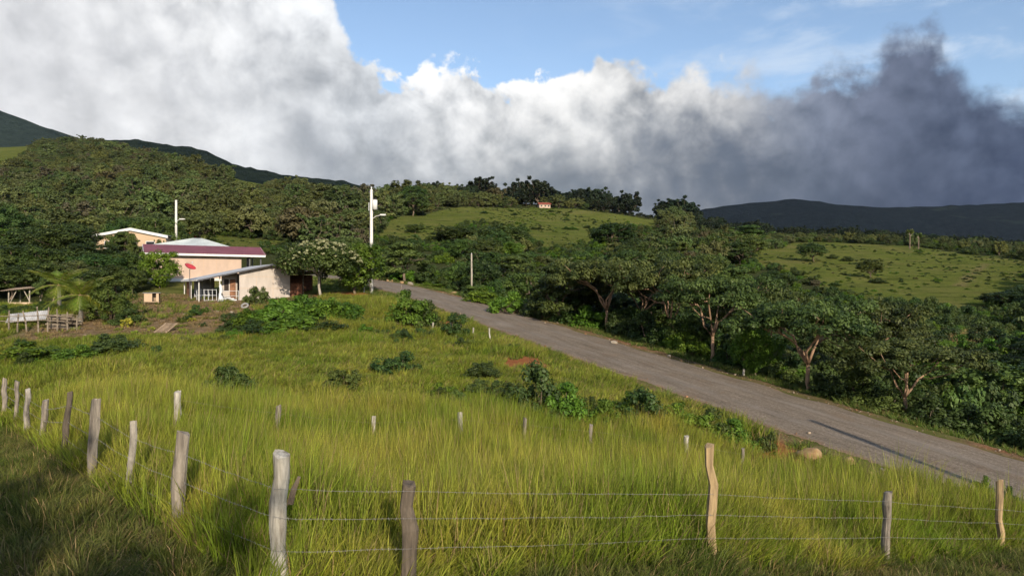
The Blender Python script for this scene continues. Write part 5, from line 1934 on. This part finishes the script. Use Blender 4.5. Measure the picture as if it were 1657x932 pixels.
S2(SHR[0], 1240, 700, 734, 15, 'small dark bush among the rocks at the road edge')
S2(SHR[0], 640, 572, 606, 34, 'flat dark green weed patch in the middle of the slope')
S2(SHR[3], 1148, 672, 718, 30, 'round dark bush just above the white stake on the bank')
S2(SHR[2], 1010, 640, 694, 30, 'upright green bush between the dark bushes on the road bank')
S2(SHR[1], 780, 585, 612, 26, 'low brownish weed patch above the fence posts')
S2(SHR[1], 555, 596, 632, 28, 'flat olive weed patch left of the dark one')
for k, (px, top, half, Y) in enumerate(((1530, 768, 16, 20.5), (1590, 764, 17, 20.5), (1490, 776, 14, 20), (1640, 780, 18, 19))):
    S(SHR[2], px, top, half, Y, ['ferny weed clump at the lower road edge', 'tallest ferny weed clump at the lower road edge', 'low weed clump beside the pole shadow', 'weed clump by the last thin fence post'][k], 'weeds at the lower road edge')
YEL = make_shrub(470, 1.2, .6, 22, 34, .12, M['leaf_yellow'])
for k, (px, top, half, Y) in enumerate(((205, 506, 10, 48), (218, 530, 8, 46), (245, 524, 6, 47), (312, 510, 9, 50), (296, 528, 7, 47), (192, 528, 8, 47))):
    S(YEL, px, top, half, Y, ['yellow-green croton bush beside the large round shrub', 'low yellow croton under the round shrub', 'narrow yellow croton beside the slatted panel', 'lime plant on the bare bank below the animal box',
      'small lime plant right of the slatted panel', 'smallest yellow croton at the bank foot'][k], 'yellow crotons on the bank')

# coconut palm
def palm(px, base, Y, crown_row, label):
    b = at(px, base, Y)
    b.z = g1(b.x, b.y)
    H = (HZ - crown_row) / F * Y - b.z
    o = empty('palm', (b.x, b.y, b.z))
    MB().tube([(0, 0, -.3), (.05, 0, H * .5), (0, 0, H)], [.2, .14, .12], 9).build('trunk', M['bark_pale'], o, True)
    g = np.random.default_rng(4)
    for k in range(15):
        a = k * 2.4 + g.uniform(-.2, .2)
        rise = g.uniform(.85, 1.4) if k < 9 else g.uniform(.1, .6)
        L = g.uniform(1.8, 2.5)
        V, Fc, Rn = [], [], []
        spine = []
        for i in range(13):
            t = i / 12
            spine.append(np.array([math.cos(a) * L * t * math.cos(rise * (1 - .6 * t)), math.sin(a) * L * t * math.cos(rise * (1 - .6 * t)), H + L * (math.sin(rise) * t - (.38 + .3 * (k > 8)) * t * t)]))
        side = np.array([-math.sin(a), math.cos(a), 0])
        for i in range(1, 13):
            for sgn in (-1, 1):
                for sub in (0, .5):
                    t = (i - sub) / 12
                    c = spine[i] * (1 - sub) + spine[i - 1] * sub
                    fwd = spine[i] - spine[i - 1]
                    fwd /= np.linalg.norm(fwd)
                    ln = .85 * math.sin(math.pi * min(1, .12 + t * .86)) + .15
                    tip = c + side * sgn * ln * .8 + fwd * ln * .55 + np.array([0, 0, -.32 * ln])
                    n0 = len(V)
                    V += [c - fwd * .038, c + fwd * .038, tip]
                    Fc.append((n0, n0 + 1, n0 + 2))
                    Rn += [g.uniform(.2, 1)] * 3
        fr = link('frond', np_mesh('frond', np.array(V), np.array(Fc), M['leaf_palm'], False, {'rnd': np.array(Rn)}), o)
        MB().tube([Vector(p) for p in spine[::3]], [.03, .022, .016, .01, .005], 4).build('midrib', M['wood_yellow'], fr)
    return tag(o, label, 'palm')


palm(130, 524, 50.5, 478, 'young coconut palm with arching yellowish fronds beside the round shrub')
palm(95, 500, 57, 462, 'second smaller palm behind the log stack')
# isolated trees on the right-hand pasture and the two dead trunks
T(MID[3], 1410, 418, 21, 128, 'lone round tree casting its shadow on the sunny pasture')
T(MID[1], 1318, 390, 24, 158, 'dark domed tree at the left of the sunny pasture')
T(MID[2], 1210, 360, 36, 200, 'broad pale brown bare-looking tree on the slope crest')
T(MID[1], 985, 358, 38, 165, 'big dark domed tree beside the hillside meadow')
T(MID[1], 820, 362, 46, 150, 'largest dark spreading tree in front of the hillside meadow')
T(MID[4], 735, 365, 42, 150, 'dark tree clump left of the largest spreading tree')
T(MID[0], 672, 362, 16, 170, 'small grey-green tree alone on the hillside meadow')
T(MID[4], 655, 325, 30, 235, 'dark rounded tree at the top of the meadow')
T(MID[1], 1630, 470, 40, 95, 'dark shady tree at the right end of the pasture')
T(MID[4], 1690, 455, 50, 95, 'dark tree past the right end of the pasture')
for k, (px, top, base, Y) in enumerate(((1472, 370, 400, 215), (1486, 376, 401, 215))):
    b, t = at(px, base, Y), at(px, top, Y)
    o = empty('dead_tree', (b.x, b.y, b.z))
    Ht = t.z - b.z
    MB().tube([(0, 0, -1.5), (.1, 0, Ht * .6), (0, 0, Ht * .85)], [.22, .16, .11], 7).build('trunk', M['bark'], o)
    link('crown', crown_mesh('crown', 900 + k, [(math.cos(q) * .7, math.sin(q) * .7, Ht * (.8 + .05 * (q % 3)), .7) for q in range(7)], 26, .4, M['leaf_mid']), o)
    for q in range(7):
        a = q * .9 + k
        MB().tube([(0, 0, Ht * (.55 + .04 * q)), (math.cos(a) * 1.0, math.sin(a) * .8, Ht * (.75 + .04 * q))], [.10, .04], 5).build('branch', M['bark_pale'], o)
    tag(o, ['taller pale dead trunk on the pasture crest', 'shorter pale dead trunk beside the taller one on the crest'][k], 'dead tree')
# trees behind the viewer that shade the corner of the field
for k, (x, y, H, r) in enumerate(((2.2, -16.3, 12, 4.4), (-3.4, -12.6, 12, 5.0), (9.5, -19.5, 12, 4.4), (17.0, -18.0, 12, 3.6), (21.5, 11.0, 6.0, 3.2))):
    tree_obj(UMB[k % 3], 'tree', x, y, H, r, k * 1.3, ['spreading tree behind the viewer over the fence corner', 'tall spreading tree behind the viewer at the trampled ground', 'spreading tree well behind the viewer', 'spreading tree behind the viewer towards the road', 'small spreading tree by the road past the picture edge'][k], 'trees behind the viewer')

# ------------------------------------------------------------------ grass
def clumps(name, n, y0, y1, test, protos, s0, s1, label, half=.80, hscale=None):
    x, y = wedge(n, y0, y1, half)
    ok = test(x, y)
    x, y = x[ok], y[ok]
    m_ = len(x)
    s = rng.uniform(s0, s1, m_)
    hs = s * rng.uniform(.75, 1.15, m_)
    if hscale is not None:
        hs = hs * hscale(x, y)
    print(name, m_)
    rot = np.stack([rng.normal(0, .10, m_), rng.normal(0, .10, m_), rng.uniform(-1.3, 1.3, m_)], 1)
    return scatter(name, np.stack([x, y, gz(x, y)], 1), rot, np.stack([s, s, hs], 1), rng.integers(0, len(protos), m_), protos, label)


FX = np.array([((q[0] + q[2]) / 2 - CX) / F * q[4] for q in FP] + [16, 22])
FY = np.array([q[4] for q in FP] + [18.0, 21])


def beyond_fence(x, y):
    """inside the field, past the near fence"""
    right = y - np.interp(x, [-2.8, -1.3, 3.2, 7.7, 11.4, 16, 22], [8.0, 8.2, 11, 14, 16, 18, 21])
    ly = np.array([28, 23.5, 22, 20, 16.5, 13.4, 11.8, 10, 8.0])
    lx = np.array([-20.8, -17.1, -15.6, -13.7, -10.9, -8.2, -6.6, -4.9, -2.8])
    left = x - np.interp(y, ly[::-1], lx[::-1])
    return np.where(x > -2.8, right, left)


def off_road(x, y, m_=.4):
    return road_dist(x, y)[0] > HALF + m_


def off_road_wide(x, y):
    """tall grass keeps back from the road except at its lower end"""
    return road_dist(x, y)[0] > HALF + np.where(x / y > .56, 1.1, 3.0)


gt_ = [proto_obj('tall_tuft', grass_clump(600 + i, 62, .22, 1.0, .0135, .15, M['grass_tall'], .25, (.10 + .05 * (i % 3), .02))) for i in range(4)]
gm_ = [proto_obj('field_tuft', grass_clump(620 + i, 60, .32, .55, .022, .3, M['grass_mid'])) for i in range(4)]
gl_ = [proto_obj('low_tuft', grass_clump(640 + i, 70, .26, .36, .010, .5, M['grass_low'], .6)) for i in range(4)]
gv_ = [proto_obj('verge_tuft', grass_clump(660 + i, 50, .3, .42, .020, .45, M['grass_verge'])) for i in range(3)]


gt_.append(proto_obj('stalk_tuft', grass_clump(615, 22, .25, 1.28, .011, .2, M['grass_tall'], .3, (.14, .02))))


def near_side(x, y):
    return road_dist(x, y)[1] < 0


def soil_free(x, y):
    yd = (y > 44.5) & (y < 66) & (x > -35) & (x < -17.5)
    keep = ~yd | (rng.uniform(0, 1, len(x)) < .05)
    for px, Y, r in RED:
        keep &= ~((np.hypot(x - (px - CX) / F * Y, y - Y) < r * .9) & (rng.uniform(0, 1, len(x)) < .85))
    return keep


clumps('tall_grass', 15500, 7.5, 25, lambda x, y: (beyond_fence(x, y) > -.1) & off_road_wide(x, y) & near_side(x, y) & soil_free(x, y) & (fbm(x * 1.3, y * 1.3, 52, 2) > -.55), gt_, .75, 1.15, 'tall yellow-green seeding grass filling the fenced field',
       hscale=lambda x, y: .62 + .62 * sst(beyond_fence(x, y), 0, 1.5) * (1 - .3 * sst(y, 21, 25)) + .38 * fbm(x * .5, y * .5, 4, 4))
clumps('slope_grass', 36000, 23, 64, lambda x, y: off_road(x, y, .8) & near_side(x, y) & soil_free(x, y), gm_, .7, 1.4, 'rough pasture grass on the slope up to the road and houses',
       hscale=lambda x, y: np.clip(.75 + .9 * fbm(x * .22, y * .22, 14, 4), .3, 1.9) * (1 + .9 * ((x > -13) & (x < -7.5) & (y > 46) & (y < 55))))
clumps('trampled_grass', 9000, 5.0, 26, lambda x, y: beyond_fence(x, y) < .15, gl_, .7, 1.3, 'short trampled dull grass outside the near fence', half=.95)
k = rng.integers(140, 600, 5200)
sd = np.where(rng.uniform(0, 1, 5200) < .6, 1, -1)
lt = sd * (HALF + rng.gamma(2.2, .75, 5200) + np.where(sd > 0, .75, .3))
vx, vy = RD[k, 0] + RN[k, 0] * lt + rng.uniform(-.3, .3, 5200), RD[k, 1] + RN[k, 1] * lt + rng.uniform(-.3, .3, 5200)
ok = (vy > 8) & off_road(vx, vy, .25) & soil_free(vx, vy)
ok &= (sd < 0) | (np.abs(lt) > HALF + 2.4) | (rng.uniform(0, 1, 5200) < .45)
vx, vy = vx[ok], vy[ok]
n = len(vx)
s = rng.uniform(.5, 1.1, n)
scatter('verge_grass', np.stack([vx, vy, gz(vx, vy)], 1), np.stack([np.zeros(n), np.zeros(n), rng.uniform(0, 6, n)], 1), np.stack([s, s, s * rng.uniform(.6, 1.2, n)], 1), rng.integers(0, 3, n), gv_,
        'green grass on the verges of the gravel road')

n = 2600
x, y = wedge(n, 5.5, 20, .95)
ok = (beyond_fence(x, y) < -.2) & (fbm(x * .5, y * .5, 61, 3) > -.1)
x, y = x[ok], y[ok]
n = len(x)
s = rng.uniform(.5, 1.0, n)
dr_ = [proto_obj('dead_tuft', grass_clump(710 + i, 60, .3, .3, .009, .8, M['straw'], .8)) for i in range(2)]
scatter('dead_grass', np.stack([x, y, gz(x, y)], 1), np.stack([np.zeros(n), np.zeros(n), rng.uniform(0, 6, n)], 1), np.stack([s, s, s], 1), rng.integers(0, 2, n), dr_, 'flattened brown dead grass outside the near fence')
rd_ = [proto_obj('reed_tuft', grass_clump(680 + i, 40, .5, 1.5, .05, .15, M['reed'], .2)) for i in range(2)]
n = 420
y = rng.uniform(60, 70, n)
x = (rng.uniform(1535, 1605, n) - CX) / F * y
s = rng.uniform(.7, 1.15, n)
scatter('dry_reeds', np.stack([x, y, gz(x, y)], 1), np.stack([np.zeros(n), np.zeros(n), rng.uniform(0, 6, n)], 1), np.stack([s, s, s], 1), rng.integers(0, 2, n), rd_, 'patch of straw-coloured dry reeds in the valley')
# straw tufts on the bare bank and scattered weeds on the slope
n = 2600
x, y = rng.uniform(-37, -16, n), rng.uniform(43.5, 66, n)
ok = (rng.uniform(0, 1, n) < .75) & off_road(x, y, .5) & ~((np.abs(x + 24) < 6) & (y > 60))
x, y = x[ok], y[ok]
n = len(x)
s = rng.uniform(.4, 1.0, n)
st_ = [proto_obj('straw_tuft', grass_clump(690 + i, 46, .3, .38, .022, .6, M['straw'], .5)) for i in range(2)]
scatter('bank_straw', np.stack([x, y, gz(x, y)], 1), np.stack([np.zeros(n), np.zeros(n), rng.uniform(0, 6, n)], 1), np.stack([s, s, s * .9], 1), rng.integers(0, 2, n), st_, 'dry brown grass on the bare bank below the houses')
n = 9000
x, y = wedge(n, 23, 58, .8)
ok = near_side(x, y) & off_road(x, y, 1.0) & soil_free(x, y) & (fbm(x * .16, y * .16, 33, 3) + rng.uniform(-.25, .25, n) > .42)
x, y = x[ok][:900], y[ok][:900]
n = len(x)
s = rng.uniform(.10, .30, n)
scatter('slope_weeds', np.stack([x, y, gz(x, y)], 1), np.stack([np.zeros(n), np.zeros(n), rng.uniform(0, 6, n)], 1), np.stack([s * 1.5, s * 1.5, s * 1.3], 1), rng.integers(0, 4, n), shr_objs, 'low broad-leaved weeds among the slope grass')

# ------------------------------------------------------------------ air
hz_m = bpy.data.materials.new('haze_air')
hz_m.use_nodes = True
t = NT(hz_m.node_tree)
pv = t.n('ShaderNodeVolumePrincipled')
t.put(pv.inputs['Color'], (.60, .76, 1.0))
pv.inputs['Density'].default_value = 0.000022
pv.inputs['Anisotropy'].default_value = 0.0
om = t.n('ShaderNodeOutputMaterial')
t.put(om.inputs['Volume'], pv.outputs[0])
hb = MB().box((0, 1800, 600), (8600, 4200, 1700)).build('haze', hz_m)
tag(hb, 'thin bluish haze over the far hills', kind='stuff')
